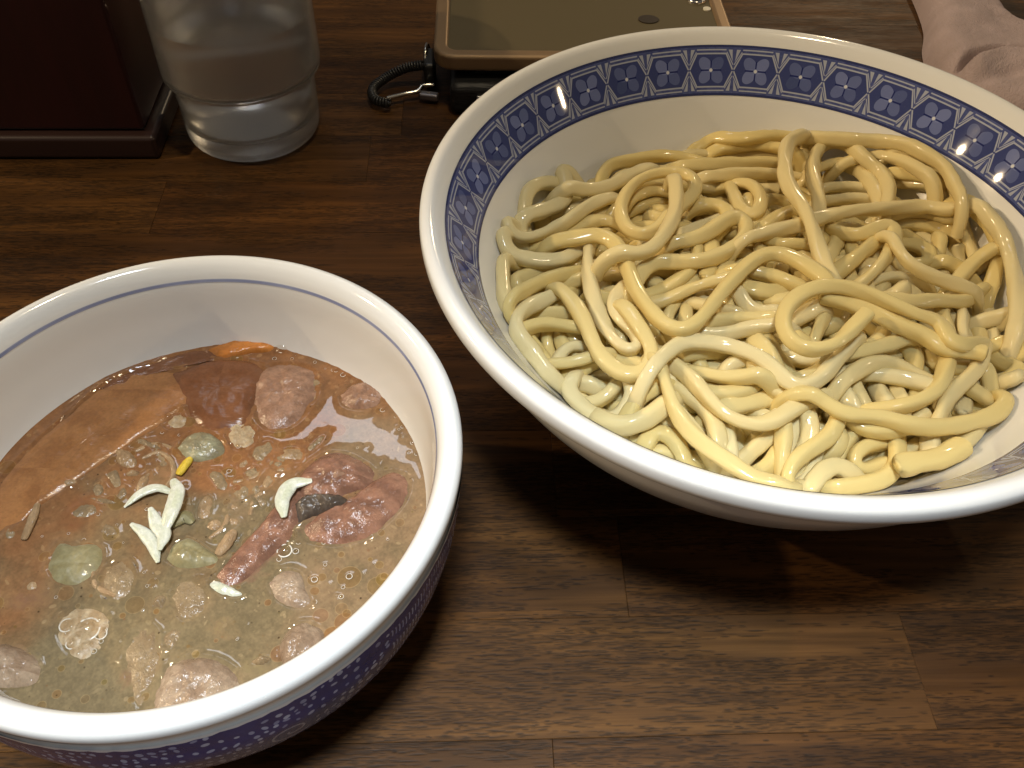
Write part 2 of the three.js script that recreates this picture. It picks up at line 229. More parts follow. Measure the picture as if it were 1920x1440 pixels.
// ------------------------------------------------------------------ noodles
// every strand the photograph shows is traced: its sight lines are followed down until the strand rests on what lies below;
// more strands fill the bowl underneath. Beads on each strand push one another apart and hold their spacing.
{
  const TR = [
    // [layer, thickness, label or null, points]
    [0, 1, null, [1317, 273, 1332, 259, 1390, 261, 1427, 256, 1475, 256, 1510, 262]],
    [0, 1, null, [1354, 278, 1402, 273, 1451, 276, 1480, 282]],
    [0, 1, null, [1293, 293, 1342, 293, 1414, 290, 1463, 288, 1500, 292]],
    [0, 1, null, [1280, 312, 1317, 310, 1390, 307, 1463, 307, 1510, 312]],
    [0, 1, null, [1325, 332, 1390, 325, 1458, 327, 1510, 335]],
    [1, 1, null, [1520, 258, 1569, 260, 1629, 264, 1690, 268, 1739, 283, 1770, 310, 1787, 341, 1800, 366]],
    [0, 1, null, [1600, 300, 1650, 292, 1700, 305, 1740, 330]],
    [0, 1, null, [1666, 339, 1702, 346, 1739, 346, 1763, 356]],
    [0, 1, null, [1690, 325, 1727, 327, 1758, 341, 1775, 360]],
    [0, 1, null, [1549, 352, 1580, 350, 1612, 354, 1640, 358]],
    [0, 1, null, [1540, 378, 1580, 374, 1620, 375, 1660, 380]],
    [0, 1, null, [1127, 337, 1139, 310, 1175, 303, 1224, 293, 1270, 293, 1310, 302]],
    [1, 1, null, [1071, 352, 1110, 357, 1151, 347, 1182, 327, 1212, 318]],
    [0, 1, null, [983, 398, 990, 357, 1017, 342, 1051, 347]],
    [1, 1, null, [1056, 323, 1063, 349, 1056, 381, 1029, 391, 988, 405]],
    [1, 1, null, [944, 442, 949, 471, 981, 485, 1029, 490, 1071, 481, 1095, 459]],
    [1, 1, null, [950, 420, 960, 444, 993, 447, 1029, 434, 1066, 415, 1102, 386, 1140, 372]],
    [0, 1, null, [990, 470, 1017, 466, 1066, 454]],
    [0, 1, null, [1030, 412, 1075, 392, 1120, 380]],
    [0, 1, null, [1060, 438, 1100, 418, 1140, 410, 1160, 420]],
    [0, 1, null, [944, 495, 942, 532, 947, 561]],
    [1, 1, null, [964, 556, 1005, 532, 1054, 515, 1088, 510]],
    [1, 1, null, [981, 573, 1029, 546, 1078, 526, 1100, 520]],
    [0, 1, null, [969, 527, 1017, 507, 1066, 503, 1090, 490]],
    [0, 1, null, [1115, 497, 1145, 495, 1175, 488]],
    [0, 1, null, [1118, 520, 1145, 514, 1175, 512]],
    [0, 1, null, [1182, 376, 1207, 359, 1236, 357, 1256, 364]],
    [2, 1, 'noodle coiled into a round ring near the patterned wall', [1268, 395, 1283, 380, 1303, 363, 1308, 344, 1296, 329, 1270, 322, 1235, 324, 1200, 335, 1176, 358, 1163, 385, 1165, 412, 1180, 433, 1207, 441, 1232, 432, 1250, 408]],
    [3, 1, null, [1266, 341, 1269, 375, 1264, 405, 1246, 438, 1225, 465, 1200, 476, 1170, 474]],
    [1, 1, null, [1322, 385, 1346, 383, 1366, 395, 1370, 412, 1345, 436]],
    [2, 1, 'noodle folded into a long narrow loop beside the round ring', [1192, 530, 1205, 503, 1232, 491, 1268, 491, 1317, 489, 1356, 477, 1388, 454, 1403, 430, 1396, 409, 1375, 404, 1342, 427, 1310, 446, 1270, 454]],
    [1, 1, null, [1366, 342, 1376, 366, 1390, 395, 1408, 408, 1420, 402, 1428, 378, 1420, 352, 1395, 342, 1370, 350]],
    [0, 1, null, [1280, 440, 1320, 425, 1350, 412]],
    [0, 1, null, [1290, 400, 1330, 392, 1360, 420]],
    [0, 1, null, [1430, 430, 1460, 405, 1490, 395]],
    [3, 1, 'pale noodle running straight down from the back of the heap', [1498, 256, 1478, 264, 1472, 298, 1473, 337, 1490, 366, 1509, 395, 1526, 434, 1538, 475, 1552, 507, 1562, 528]],
    [2, 1, 'noodle standing in a tall arch against the back of the heap', [1536, 402, 1535, 370, 1523, 330, 1528, 290, 1550, 268, 1582, 268, 1607, 284, 1632, 307, 1656, 328, 1668, 355, 1662, 390]],
    [1, 1, null, [1530, 316, 1560, 307, 1590, 309, 1616, 324, 1636, 346, 1648, 372]],
    [2, 1, 'long noodle crossing the heap sideways and looping back at the rear wall', [1405, 445, 1450, 434, 1500, 422, 1550, 405, 1600, 395, 1650, 392, 1700, 388, 1750, 388, 1785, 396, 1800, 380, 1790, 350, 1768, 320, 1738, 297, 1700, 283]],
    [1, 1, null, [1680, 400, 1729, 397, 1763, 405, 1792, 407, 1812, 395]],
    [2, 1, 'noodle dipping below the sideways strand and turning down to the loose loop', [1535, 415, 1552, 428, 1580, 438, 1608, 441, 1634, 434, 1656, 421, 1674, 420, 1680, 442, 1670, 470, 1650, 498, 1618, 527, 1590, 545]],
    [1, 1.15, null, [1573, 507, 1605, 482, 1641, 456, 1662, 434]],
    [0, 1, null, [1545, 500, 1560, 470, 1575, 440]],
    [2, 1, null, [1675, 450, 1695, 487, 1727, 509, 1763, 524, 1807, 538]],
    [1, 1, null, [1816, 378, 1836, 402, 1860, 427, 1872, 463, 1868, 500, 1855, 548]],
    [1, 1, null, [1795, 525, 1831, 487, 1862, 466]],
    [1, 1, null, [1840, 390, 1878, 440, 1898, 500, 1908, 560, 1905, 620]],
    [0, 1, null, [1800, 415, 1814, 450, 1826, 478]],
    [0, 1, null, [1684, 456, 1727, 461, 1751, 478, 1735, 497, 1705, 492]],
    [0, 1, null, [1763, 452, 1760, 482, 1742, 500]],
    [0, 1, null, [1700, 420, 1750, 425, 1790, 440]],
    [0, 1, null, [1770, 490, 1800, 500, 1815, 520]],
    [1, 1, null, [1650, 560, 1714, 566, 1763, 562, 1812, 566, 1838, 545]],
    [0, 1, null, [1640, 525, 1680, 518, 1720, 530]],
    [0, 1, null, [1850, 600, 1890, 590, 1925, 575]],
    [0, 1, null, [1860, 650, 1895, 640, 1925, 650]],
    [1, 1, null, [1225, 569, 1252, 561, 1281, 547, 1317, 532, 1346, 527, 1370, 518]],
    [3, 1, 'long noodle snaking from the left side to the middle of the heap', [1056, 444, 1090, 439, 1134, 442, 1158, 459, 1175, 495, 1187, 532, 1207, 568, 1224, 588, 1247, 611, 1273, 622, 1298, 615, 1322, 588, 1356, 544, 1385, 513, 1414, 485, 1446, 473, 1475, 478, 1500, 490, 1521, 504, 1545, 522]],
    [1, 1.1, null, [1395, 505, 1439, 516, 1487, 532, 1510, 545]],
    [0, 1, null, [1385, 535, 1427, 547, 1463, 549, 1490, 540]],
    [0, 1, null, [1385, 550, 1398, 574, 1422, 588, 1450, 585]],
    [0, 1, null, [1312, 570, 1340, 575, 1380, 585]],
    [1, 1, null, [1312, 627, 1354, 632, 1390, 617, 1427, 613, 1460, 608]],
    [0, 1.1, null, [1329, 603, 1378, 600, 1414, 600, 1450, 595]],
    [0, 1, null, [1480, 603, 1507, 590, 1534, 576]],
    [0, 1, null, [1550, 575, 1543, 600, 1530, 630]],
    [0, 1, null, [1440, 640, 1450, 665, 1470, 690]],
    [2, 1, null, [1107, 454, 1100, 495, 1108, 540, 1120, 582, 1138, 620, 1163, 650, 1185, 663, 1199, 652, 1197, 632, 1180, 615, 1158, 597, 1147, 572, 1156, 550, 1175, 535]],
    [3, 1, 'noodle bent in a tight hook over the left of the heap', [1055, 540, 1071, 555, 1098, 598, 1115, 643, 1135, 672, 1165, 694, 1196, 699, 1220, 681, 1226, 650, 1208, 618, 1194, 595, 1176, 574]],
    [2, 1, 'noodle curving round the side of the heap along the bowl wall', [1041, 552, 1012, 567, 981, 579, 961, 613, 961, 644, 969, 671, 986, 695]],
    [1, 1, null, [976, 625, 998, 608, 1037, 608, 1090, 615]],
    [1, 1, null, [990, 597, 1037, 586, 1078, 588]],
    [0, 1, null, [985, 628, 1003, 652, 1025, 680]],
    [0, 1, null, [1045, 675, 1055, 652, 1075, 643, 1108, 655]],
    [1, 1, null, [1000, 712, 1000, 692, 1022, 683, 1066, 681, 1102, 671, 1125, 662]],
    [0, 1.1, null, [1015, 706, 1054, 708, 1090, 695, 1118, 676]],
    [1, 1, null, [1178, 705, 1186, 734, 1174, 766, 1151, 785, 1122, 788, 1090, 771, 1063, 747, 1056, 727, 1074, 712]],
    [0, 1, null, [1085, 764, 1114, 757, 1144, 740, 1163, 712]],
    [0, 1, null, [1100, 720, 1120, 730, 1150, 735]],
    [1, 1, null, [1178, 778, 1200, 742, 1235, 724]],
    [2, 1.15, null, [1130, 805, 1155, 803, 1200, 793, 1236, 771, 1250, 755]],
    [1, 1, null, [1212, 830, 1218, 806, 1240, 806, 1262, 819, 1278, 840, 1284, 872]],
    [0, 1, null, [1240, 845, 1275, 855, 1310, 862]],
    [3, 1, 'long noodle slanting down to the near rim', [1238, 672, 1248, 705, 1258, 740, 1270, 772, 1290, 800, 1318, 826, 1352, 850, 1398, 880, 1445, 910, 1470, 928]],
    [2, 1, 'noodle swinging in a wide curve beside the strand that slants to the rim', [1244, 672, 1281, 697, 1317, 734, 1346, 768, 1376, 787, 1414, 797, 1453, 790, 1482, 768, 1512, 751, 1540, 745]],
    [1, 1.1, null, [1240, 664, 1288, 663, 1335, 657]],
    [1, 1, null, [1310, 698, 1366, 710, 1420, 704]],
    [0, 1.1, null, [1330, 736, 1378, 738, 1424, 720]],
    [1, 1, null, [1419, 688, 1439, 719, 1468, 739, 1500, 744]],
    [0, 1, null, [1360, 765, 1402, 760, 1440, 748]],
    [1, 1, null, [1280, 730, 1310, 755, 1340, 785, 1345, 815]],
    [0, 1, null, [1362, 800, 1372, 830, 1370, 860]],
    [0, 1, null, [1385, 870, 1415, 840, 1450, 815]],
    [1, 1, null, [1468, 785, 1470, 830, 1462, 880, 1465, 915]],
    [0, 1.2, null, [1475, 775, 1490, 795, 1480, 815]],
    [0, 1, null, [1420, 890, 1450, 870, 1460, 850]],
    [3, 1, 'noodle sagging in a shallow bow below the loose loop', [1235, 645, 1290, 639, 1350, 645, 1400, 658, 1440, 679, 1475, 710, 1512, 722, 1548, 701, 1572, 670, 1600, 640]],
    [1, 1, null, [1578, 666, 1617, 659, 1666, 646, 1702, 634]],
    [1, 1, null, [1585, 712, 1617, 687, 1654, 678, 1690, 690, 1727, 710, 1755, 722]],
    [1, 1.1, null, [1629, 702, 1666, 704, 1705, 712, 1742, 724]],
    [0, 1, null, [1569, 685, 1573, 727, 1595, 755]],
    [0, 1, null, [1640, 720, 1648, 738, 1663, 760]],
    [0, 1, null, [1675, 718, 1684, 738, 1692, 758]],
    [0, 1, null, [1590, 690, 1600, 730, 1615, 755]],
    [0, 1, null, [1700, 650, 1720, 665, 1715, 690]],
    [0, 1, null, [1735, 655, 1745, 680, 1775, 690, 1820, 688]],
    [2, 1, null, [1782, 652, 1774, 685, 1768, 714, 1751, 739, 1714, 756, 1678, 766, 1650, 770]],
    [2, 1, null, [1845, 650, 1838, 685, 1819, 707, 1792, 729, 1773, 753, 1763, 782]],
    [1, 1, null, [1810, 722, 1848, 746, 1885, 768, 1925, 770]],
    [0, 1, null, [1846, 692, 1860, 719, 1858, 748]],
    [0, 1, null, [1865, 720, 1900, 725, 1930, 715]],
    [0, 1, null, [1880, 680, 1905, 690, 1930, 700]],
    [3, 1, 'long noodle lying across the near side of the heap', [1530, 722, 1552, 748, 1588, 765, 1641, 775, 1690, 783, 1739, 795, 1780, 796, 1824, 785, 1870, 774, 1925, 768]],
    [2, 1, null, [1582, 778, 1605, 800, 1641, 810, 1675, 810, 1706, 800]],
    [3, 1, 'pale noodle curling down to the near rim in an S', [1575, 776, 1565, 809, 1529, 832, 1493, 856, 1479, 881, 1477, 908, 1484, 930]],
    [1, 1, null, [1515, 780, 1522, 815, 1505, 850]],
    [1, 1, null, [1520, 930, 1529, 896, 1547, 876, 1573, 868, 1594, 888, 1614, 908]],
    [1, 1, null, [1675, 832, 1634, 832, 1604, 844, 1592, 865, 1604, 884, 1634, 880, 1652, 870]],
    [2, 1, 'noodle bent like a hook beside the thick pale end', [1681, 812, 1684, 861, 1676, 889, 1653, 905, 1615, 919, 1580, 936]],
    [0, 1, null, [1500, 905, 1520, 880, 1530, 850]],
    [3, 1.3, 'thick pale noodle end lying by the near rim', [1702, 853, 1751, 860, 1810, 869, 1858, 878]],
    [2, 1, null, [1832, 800, 1850, 825, 1836, 856]],
    [1, 1, null, [1744, 805, 1744, 850]],
    [0, 1, null, [1765, 815, 1800, 848]],
    [1, 1, null, [1862, 838, 1892, 823, 1918, 793]],
    [1, 1, null, [1702, 880, 1711, 907, 1726, 924]],
    [0, 1, null, [1780, 830, 1810, 820, 1830, 835]],
    [3.6, 1, null, [1545, 556, 1590, 567, 1640, 585, 1690, 613, 1750, 631, 1810, 640, 1858, 637]],
    [4.4, 1, 'pale loose noodle looped on top in the middle of the heap', [1625, 588, 1600, 612, 1576, 640, 1540, 657, 1505, 655, 1478, 636, 1464, 605, 1475, 572, 1508, 546, 1550, 535, 1600, 541, 1655, 562, 1715, 588, 1780, 604, 1862, 613]],
  ];
  const FILL = 122, RING = 46, UNDER = FILL + RING, R = rng(77), r0 = 0.00255, S = 0.0033;
  const X = [], Y = [], Z = [], rad = [], own = [], ray = [], strands = [];
  const surf = (x, z) => { const r = Math.hypot(x - BC.x, z - BC.z); return 0.0495 + 0.0125 * Math.max(0, 1 - (r / 0.09) ** 2) - 0.002 * sm(z - BC.z, 0.02, 0.08); };
  const innerR = (h) => { for (let i = 1; i < bowlInner.length; i++) if (h < bowlInner[i][1]) { const a = bowlInner[i - 1], b = bowlInner[i]; return lerp(a[0], b[0], (h - a[1]) / (b[1] - a[1])); } return 0.1042; };
  // filling strands, wound loosely from the bottom up
  const addStrand = (pts, radius, rays, meta) => { const i0 = X.length; for (let i = 0; i < pts.length; i++) { X.push(pts[i].x); Y.push(pts[i].y); Z.push(pts[i].z); rad.push(radius); own.push(strands.length); ray.push(rays ? rays[i] : null); } strands.push({ i0, n: pts.length, radius, ...meta }); };
  for (let k = 0; k < FILL; k++) {
    const level = k / FILL, y = 0.0165 + Math.pow(level, 0.75) * 0.04, rim = innerR(y) - 0.004;
    const outerRun = R() < 0.5; let q = (outerRun ? 0.78 + 0.2 * R() : Math.sqrt(R()) * 0.85) * rim, b = R() * 6.283, a = outerRun ? b + (R() < 0.5 ? 1.57 : -1.57) : R() * 6.283, x = Math.cos(b) * q, z = Math.sin(b) * q, turn = 0; const pts = [], n = 60 + Math.floor(R() * 26);
    for (let i = 0; i < n; i++) {
      turn = turn * 0.9 + (R() - 0.5) * 0.34; a += turn;
      const rr = Math.hypot(x, z); if (outerRun) { const tang = Math.atan2(z, x) + (Math.sin(a - Math.atan2(z, x)) > 0 ? 1.57 : -1.57); const d = Math.atan2(Math.sin(tang - a), Math.cos(tang - a)); a += d * 0.12 + (rr > rim * 0.97 ? Math.sign(d || 1) * 0.12 : 0); }
      if (rr > rim * (outerRun ? 0.99 : 0.9)) { const want = Math.atan2(-z, -x); let d = want - a; d = Math.atan2(Math.sin(d), Math.cos(d)); a += d * 0.22; }
      x += Math.cos(a) * S; z += Math.sin(a) * S; pts.push(new THREE.Vector3(BC.x + x, y + 0.003 * (fbm(i * 0.07, k * 3.1, 2) - 0.5), BC.z + z));
    }
    addStrand(pts, r0 * (0.92 + R() * 0.12), null, {});
  }
  // one relaxation step over all beads
  const cell = 0.006;
  function relax(steps, grav, from) {
    const N = X.length, grid = new Map(), keyOf = (x, y, z) => (Math.floor((x - BC.x) / cell) + 64) * 16384 + (Math.floor(y / cell) + 32) * 128 + Math.floor((z - BC.z) / cell) + 64;
    for (let s = 0; s < steps; s++) {
      for (let i = from; i < N; i++) {
        if (ray[i]) { const d = ray[i], f = grav / -d.y; X[i] += d.x * f; Y[i] -= grav; Z[i] += d.z * f; } else Y[i] -= grav;
      }
      grid.clear();
      for (let i = 0; i < N; i++) { const k = keyOf(X[i], Y[i], Z[i]); const c = grid.get(k); c ? c.push(i) : grid.set(k, [i]); }
      const mv = (i, dx, dy, dz) => { if (ray[i]) { const d = ray[i], t = (dx * d.x + dy * d.y + dz * d.z) / d.lengthSq(); const q = Math.abs(dy) > 1e-9 ? lerp(t, dy / d.y, 0.6) : t; X[i] += d.x * q; Y[i] += d.y * q; Z[i] += d.z * q; } else { X[i] += dx; Y[i] += dy; Z[i] += dz; } };
      for (let i = 0; i < N; i++) {
        const gx = Math.floor((X[i] - BC.x) / cell) + 64, gy = Math.floor(Y[i] / cell) + 32, gz = Math.floor((Z[i] - BC.z) / cell) + 64;
        for (let a = -1; a <= 1; a++) for (let b = -1; b <= 1; b++) for (let c = -1; c <= 1; c++) {
          const L = grid.get((gx + a) * 16384 + (gy + b) * 128 + gz + c); if (!L) continue;
          for (const j of L) {
            if (j <= i || (own[i] === own[j] && j - i < 5)) continue;
            const dx = X[i] - X[j], dy = Y[i] - Y[j], dz = Z[i] - Z[j], d2 = dx * dx + dy * dy + dz * dz, m = (rad[i] + rad[j]) * 0.985;
            if (d2 >= m * m || d2 < 1e-12) continue;
            const d = Math.sqrt(d2), f = (m - d) / d * 0.45, ri = ray[i] ? 0.35 : 1, rj = ray[j] ? 0.35 : 1, w = ri + rj;
            mv(i, dx * f * 2 * ri / w, dy * f * 2 * ri / w, dz * f * 2 * ri / w); mv(j, -dx * f * 2 * rj / w, -dy * f * 2 * rj / w, -dz * f * 2 * rj / w);
          }
        }
      }
      for (const st of strands) {
        for (let pass = 0; pass < 2; pass++) for (const gap of [1, 2]) for (let i = st.i0; i < st.i0 + st.n - gap; i++) {
          const j = i + gap; if (ray[i]) continue;
          const dx = X[j] - X[i], dy = Y[j] - Y[i], dz = Z[j] - Z[i], d = Math.hypot(dx, dy, dz) || 1e-9; let want = S; if (gap === 2) { if (d > S * 1.86) continue; want = S * 1.86; }
          const f = (d - want) / d * 0.5; X[i] += dx * f; Y[i] += dy * f; Z[i] += dz * f; X[j] -= dx * f; Y[j] -= dy * f; Z[j] -= dz * f;
        }
        if (ray[st.i0]) {                                                       // a traced strand keeps an even run of depth
          for (let i = st.i0 + 1; i < st.i0 + st.n - 1; i++) { const my = (Y[i - 1] + Y[i + 1]) / 2, d = ray[i], q = (my - Y[i]) * 0.3 / d.y; X[i] += d.x * q; Y[i] += d.y * q; Z[i] += d.z * q; }
        }
      }
      for (let i = 0; i < N; i++) {                                             // inside of the bowl
        if (Y[i] < 0.011 + rad[i]) Y[i] = 0.011 + rad[i];
        const lim = innerR(Y[i]) - rad[i] * 1.25, dx = X[i] - BC.x, dz = Z[i] - BC.z, r = Math.hypot(dx, dz);
        if (r > lim) { if (ray[i] && dz < 0.035) { const q = Math.min(0.0008, (r - lim) * 0.6) / -ray[i].y; X[i] -= ray[i].x * q; Y[i] -= ray[i].y * q; Z[i] -= ray[i].z * q; } else { const f = lim / r; X[i] = BC.x + dx * f; Z[i] = BC.z + dz * f; Y[i] += ray[i] ? 0 : (r - lim) * 0.5; } }
        if (ray[i] && r > 0.06) { const cap = surf(X[i], Z[i]) + 0.014; if (Y[i] > cap) Y[i] = cap; }
        if (!ray[i]) { const top = surf(X[i], Z[i]) - 0.002; if (Y[i] > top) Y[i] = lerp(Y[i], top, 0.35); }
      }
    }
  }
  relax(60, 0.00022, 0);
  for (let k = 0; k < RING; k++) {                                              // strands lying along the wall of the bowl
    let b = R() * 6.283; const dir = R() < 0.5 ? 1 : -1, rr0 = 0.066 + R() * 0.02, ph = R() * 9, n = 26 + Math.floor(R() * 24), y = 0.046 + 0.016 * (k / RING), pts = [];
    for (let i = 0; i < n; i++) { const rr = Math.min(rr0 + 0.009 * Math.sin(i * 0.28 + ph) + 0.004 * Math.sin(i * 0.7 + ph * 2), innerR(y) - 0.004); b += dir * S / rr; pts.push(new THREE.Vector3(BC.x + Math.cos(b) * rr, y, BC.z + Math.sin(b) * rr)); }
    addStrand(pts, r0 * (0.92 + R() * 0.12), null, {});
  }
  relax(40, 0.00022, 0);
  for (const [layer, thick, label, flat] of TR) {
    const px = []; for (let i = 0; i < flat.length; i += 2) px.push(new THREE.Vector3(flat[i], flat[i + 1], 0));
    const h0 = 0.003 + layer * 0.0042, place = (p) => { let h = 0.05; for (let k = 0; k < 6; k++) { const q = at(p.x, p.y, h); h = surf(q.x, q.z) + h0; } return at(p.x, p.y, h); };
    const curve = new THREE.CatmullRomCurve3(px, false, 'centripetal'), dense = curve.getSpacedPoints(200).map(place);
    let len = 0; for (let i = 1; i < dense.length; i++) len += dense[i].distanceTo(dense[i - 1]);
    const n = Math.max(4, Math.round(len / S) + 1), pts = [], rays = [];
    for (let i = 0; i < n; i++) { const p = curve.getPointAt(i / (n - 1)); pts.push(place(p)); rays.push(rayDir(p.x, p.y)); }
    addStrand(pts, r0 * thick * (0.87 + R() * 0.12), rays, { label, loose: layer > 3.5 || thick > 1.25 });
  }
  relax(90, 0.00016, 0);
  relax(14, 0, 0);
  // strands become tubes
  const nt = canvasTexNoodle();
  const mats = [[0.83, 0.68, 0.3], [0.85, 0.71, 0.35], [0.82, 0.66, 0.27], [0.86, 0.74, 0.4]].map((c) => phys(lin(...c), { roughness: 0.7, clearcoat: 0.7, clearcoatRoughness: 0.1, bumpMap: nt, bumpScale: 0.0001, transmission: 0.2, specularIntensity: 0.4 }));
  function canvasTexNoodle() { const t = dataTex(256, 256, (x, y, o) => { o[0] = o[1] = o[2] = 90 + 120 * fbm(x * 0.11, y * 0.05, 4); }); t.repeat.set(1 / 0.018, 1 / 0.024); return t; }
  strands.forEach((st, k) => {
    let p = []; for (let i = 0; i < st.n; i++) p.push(new THREE.Vector3(X[st.i0 + i], Y[st.i0 + i], Z[st.i0 + i]));
    for (let s = 0; s < 2; s++) p = p.map((v, i) => (i && i < p.length - 1 ? v.clone().multiplyScalar(0.5).addScaledVector(p[i - 1], 0.25).addScaledVector(p[i + 1], 0.25) : v));
    if (k >= UNDER) for (const end of [0, 1]) {                                 // ends that the photograph does not show dive into the heap
      if (st.loose) break;
      const e = end ? p[p.length - 1] : p[0], f = end ? p[p.length - 2] : p[1], t = e.clone().sub(f).setY(0).normalize();
      for (const [a, d] of [[0.003, 0.0012], [0.0055, 0.0036], [0.0073, 0.0068], [0.0084, 0.0105]]) { const v = e.clone().addScaledVector(t, a); v.y = Math.max(0.014, v.y - d); const dx = v.x - BC.x, dz = v.z - BC.z, r = Math.hypot(dx, dz), lim = innerR(v.y) - st.radius * 1.25; if (r > lim) { v.x = BC.x + dx * lim / r; v.z = BC.z + dz * lim / r; } end ? p.push(v) : p.unshift(v); }
    }
    const fine = spline(p, Math.max(8, (p.length - 1) * (k < UNDER ? 2 : 3)));
    const g = sweep(fine, st.radius * 1.1, { sides: k < UNDER ? 12 : 16, flat: 0.68 + 0.2 * R(), seed: k + 3, vary: 0.14, square: 2.9, twist: (R() - 0.5) * 130 });
    solo('noodle', g, mats[Math.floor(R() * 4)], st.label ?? 'glossy pale yellow wheat noodle tangled in the heap in the big bowl', 'noodle', st.label ? undefined : 'noodles heaped in the big bowl');
  });
}

// ------------------------------------------------------------------ broth and what floats in it
{
  const L = soupLevel, q = (x, y, h = L) => at(x, y, h), poly = (a, h = L) => { const o = []; for (let i = 0; i < a.length; i += 2) o.push(q(a[i], a[i + 1], h)); return o; };
  const rings = [];                                                             // outlines that pierce the surface, for the meniscus round them
  const noiseTex = (f, fy, lo, hi, o = 4) => dataTex(256, 256, (x, y, c) => { c[0] = c[1] = c[2] = lo + (hi - lo) * fbm(x * f, y * fy, o); });
  const mottled = (a, b, fx, fy, seed, scale = 0.03) => { const t = dataTex(256, 256, (x, y, c) => { const k = sm(fbm(x * fx + seed, y * fy + seed * 2, 5), 0.25, 0.75), s = fbm(x * 0.2 + seed, y * 0.2, 3) * 0.16 + 0.92; for (let i = 0; i < 3; i++) c[i] = lerp(a[i], b[i], k) * s; }, true); t.repeat.set(1 / scale, 1 / scale); return t; };
  const bumpT = noiseTex(0.12, 0.12, 40, 220); bumpT.repeat.set(1 / 0.012, 1 / 0.012);
  const fibreT = noiseTex(0.02, 0.35, 40, 220); fibreT.repeat.set(1 / 0.02, 1 / 0.02);
  const wet = (map, o = {}) => phys(0xffffff, { map, roughness: 0.2, ior: 1.42, bumpMap: bumpT, bumpScale: 0.00022, ...o });
  const M = {
    meat: wet(mottled([136, 98, 78], [108, 76, 60], 0.03, 0.05, 3)), pink: wet(mottled([150, 116, 94], [128, 96, 76], 0.04, 0.06, 9)), pale: wet(mottled([150, 130, 108], [128, 106, 86], 0.03, 0.03, 14)),
    menma: wet(mottled([150, 104, 64], [134, 90, 54], 0.02, 0.028, 5), { bumpMap: fibreT, bumpScale: 0.0001 }), darkMenma: wet(mottled([118, 78, 52], [104, 66, 42], 0.02, 0.028, 8), { bumpMap: fibreT, bumpScale: 0.0001 }), orange: wet(mottled([186, 120, 58], [166, 104, 50], 0.008, 0.05, 2), { bumpMap: fibreT, bumpScale: 0.0001 }),
    white: wet(mottled([222, 222, 208], [204, 206, 180], 0.03, 0.06, 6), { transmission: 0.25, bumpScale: 0.00008 }), green: wet(mottled([184, 174, 130], [164, 150, 102], 0.03, 0.05, 7), { transmission: 0.5, roughness: 0.5, clearcoat: 0.6, clearcoatRoughness: 0.1, bumpScale: 0.00008 }), grey: wet(mottled([142, 138, 110], [124, 114, 88], 0.03, 0.05, 17)), yellow: wet(mottled([206, 178, 66], [186, 156, 50], 0.03, 0.05, 12)),
    onion: wet(mottled([154, 128, 96], [136, 110, 80], 0.04, 0.04, 13)), skin: wet(mottled([92, 80, 68], [66, 56, 48], 0.06, 0.04, 15)), foam: wet(mottled([166, 146, 116], [146, 122, 90], 0.08, 0.08, 19), { roughness: 0.4 }),
    soaked: wet(mottled([134, 114, 86], [120, 100, 74], 0.03, 0.03, 23)),
  };
  // rounded piece from its outline on the broth; sunk by its own depth
  function lump(name, label, category, group, out, h, mat, o = {}) {
    const P = spline([...poly(out), q(out[0], out[1])], 64).slice(0, 64), c = new THREE.Vector3(); for (const p of P) c.add(p); c.multiplyScalar(1 / P.length); for (const p of P) p.lerp(c, -0.17);
    const { depth = 0.004, power = 3, rough = 0.45, seed = out[0], tilt = [0, 0], sink = 0, meniscus = 1 } = o, nr = 16, pos = [], uv = [], idx = [], n = P.length;
    const top = (x, z, s) => (h * ((1 - s ** power) * 1.3 - 0.3)) * (1 + rough * (fbm(x * 260 + seed, z * 260, 3) - 0.5) * 2) + (x - c.x) * tilt[0] + (z - c.z) * tilt[1] - sink + (0.0004 + h * rough * 0.5) * (fbm(x * 700 + seed, z * 700, 3) - 0.5);
    for (const up of [1, -1]) for (let i = 0; i <= nr; i++) { const s = i / nr; for (let k = 0; k < n; k++) { const x = lerp(c.x, P[k].x, s), z = lerp(c.z, P[k].z, s); pos.push(x, L + (up > 0 ? top(x, z, s) : -0.0003 - sink - depth * (1 - s ** 2) + (x - c.x) * tilt[0] + (z - c.z) * tilt[1]), z); uv.push(x + seed * 0.01, z); } }
    for (let u = 0; u < 2; u++) for (let i = 0; i < nr; i++) for (let k = 0; k < n; k++) { const a = u * (nr + 1) * n + i * n + k, b = u * (nr + 1) * n + i * n + (k + 1) % n, d = a + n, e = b + n; u ? idx.push(a, d, b, b, d, e) : idx.push(a, b, d, b, e, d); }
    const g = new THREE.BufferGeometry(); g.setAttribute('position', new THREE.Float32BufferAttribute(pos, 3)); g.setAttribute('uv', new THREE.Float32BufferAttribute(uv, 2)); g.setIndex(idx); g.computeVertexNormals();
    if (meniscus) rings.push([P.filter((_, k) => k % 3 === 0), meniscus]);
    return solo(name, g, mat, label, category, group);
  }
  // curled slice: a flattened strip on edge along its path
  function curl(name, label, category, group, path, w, hgt, mat, o = {}) {
    const { lift = 0.0008, arch = 0 } = o, pts = spline(poly(path), 28); pts.forEach((p, i) => { const t = i / 28; p.y += lift + arch * Math.sin(t * Math.PI); });
    rings.push([spline(poly(path), 8), 0.8, true]);
    return solo(name, sweep(pts, w, { sides: 12, flat: hgt / w, seed: path[0], vary: 0.12, taper: o.taper ?? 0.3 }), mat, label, category, group);
  }
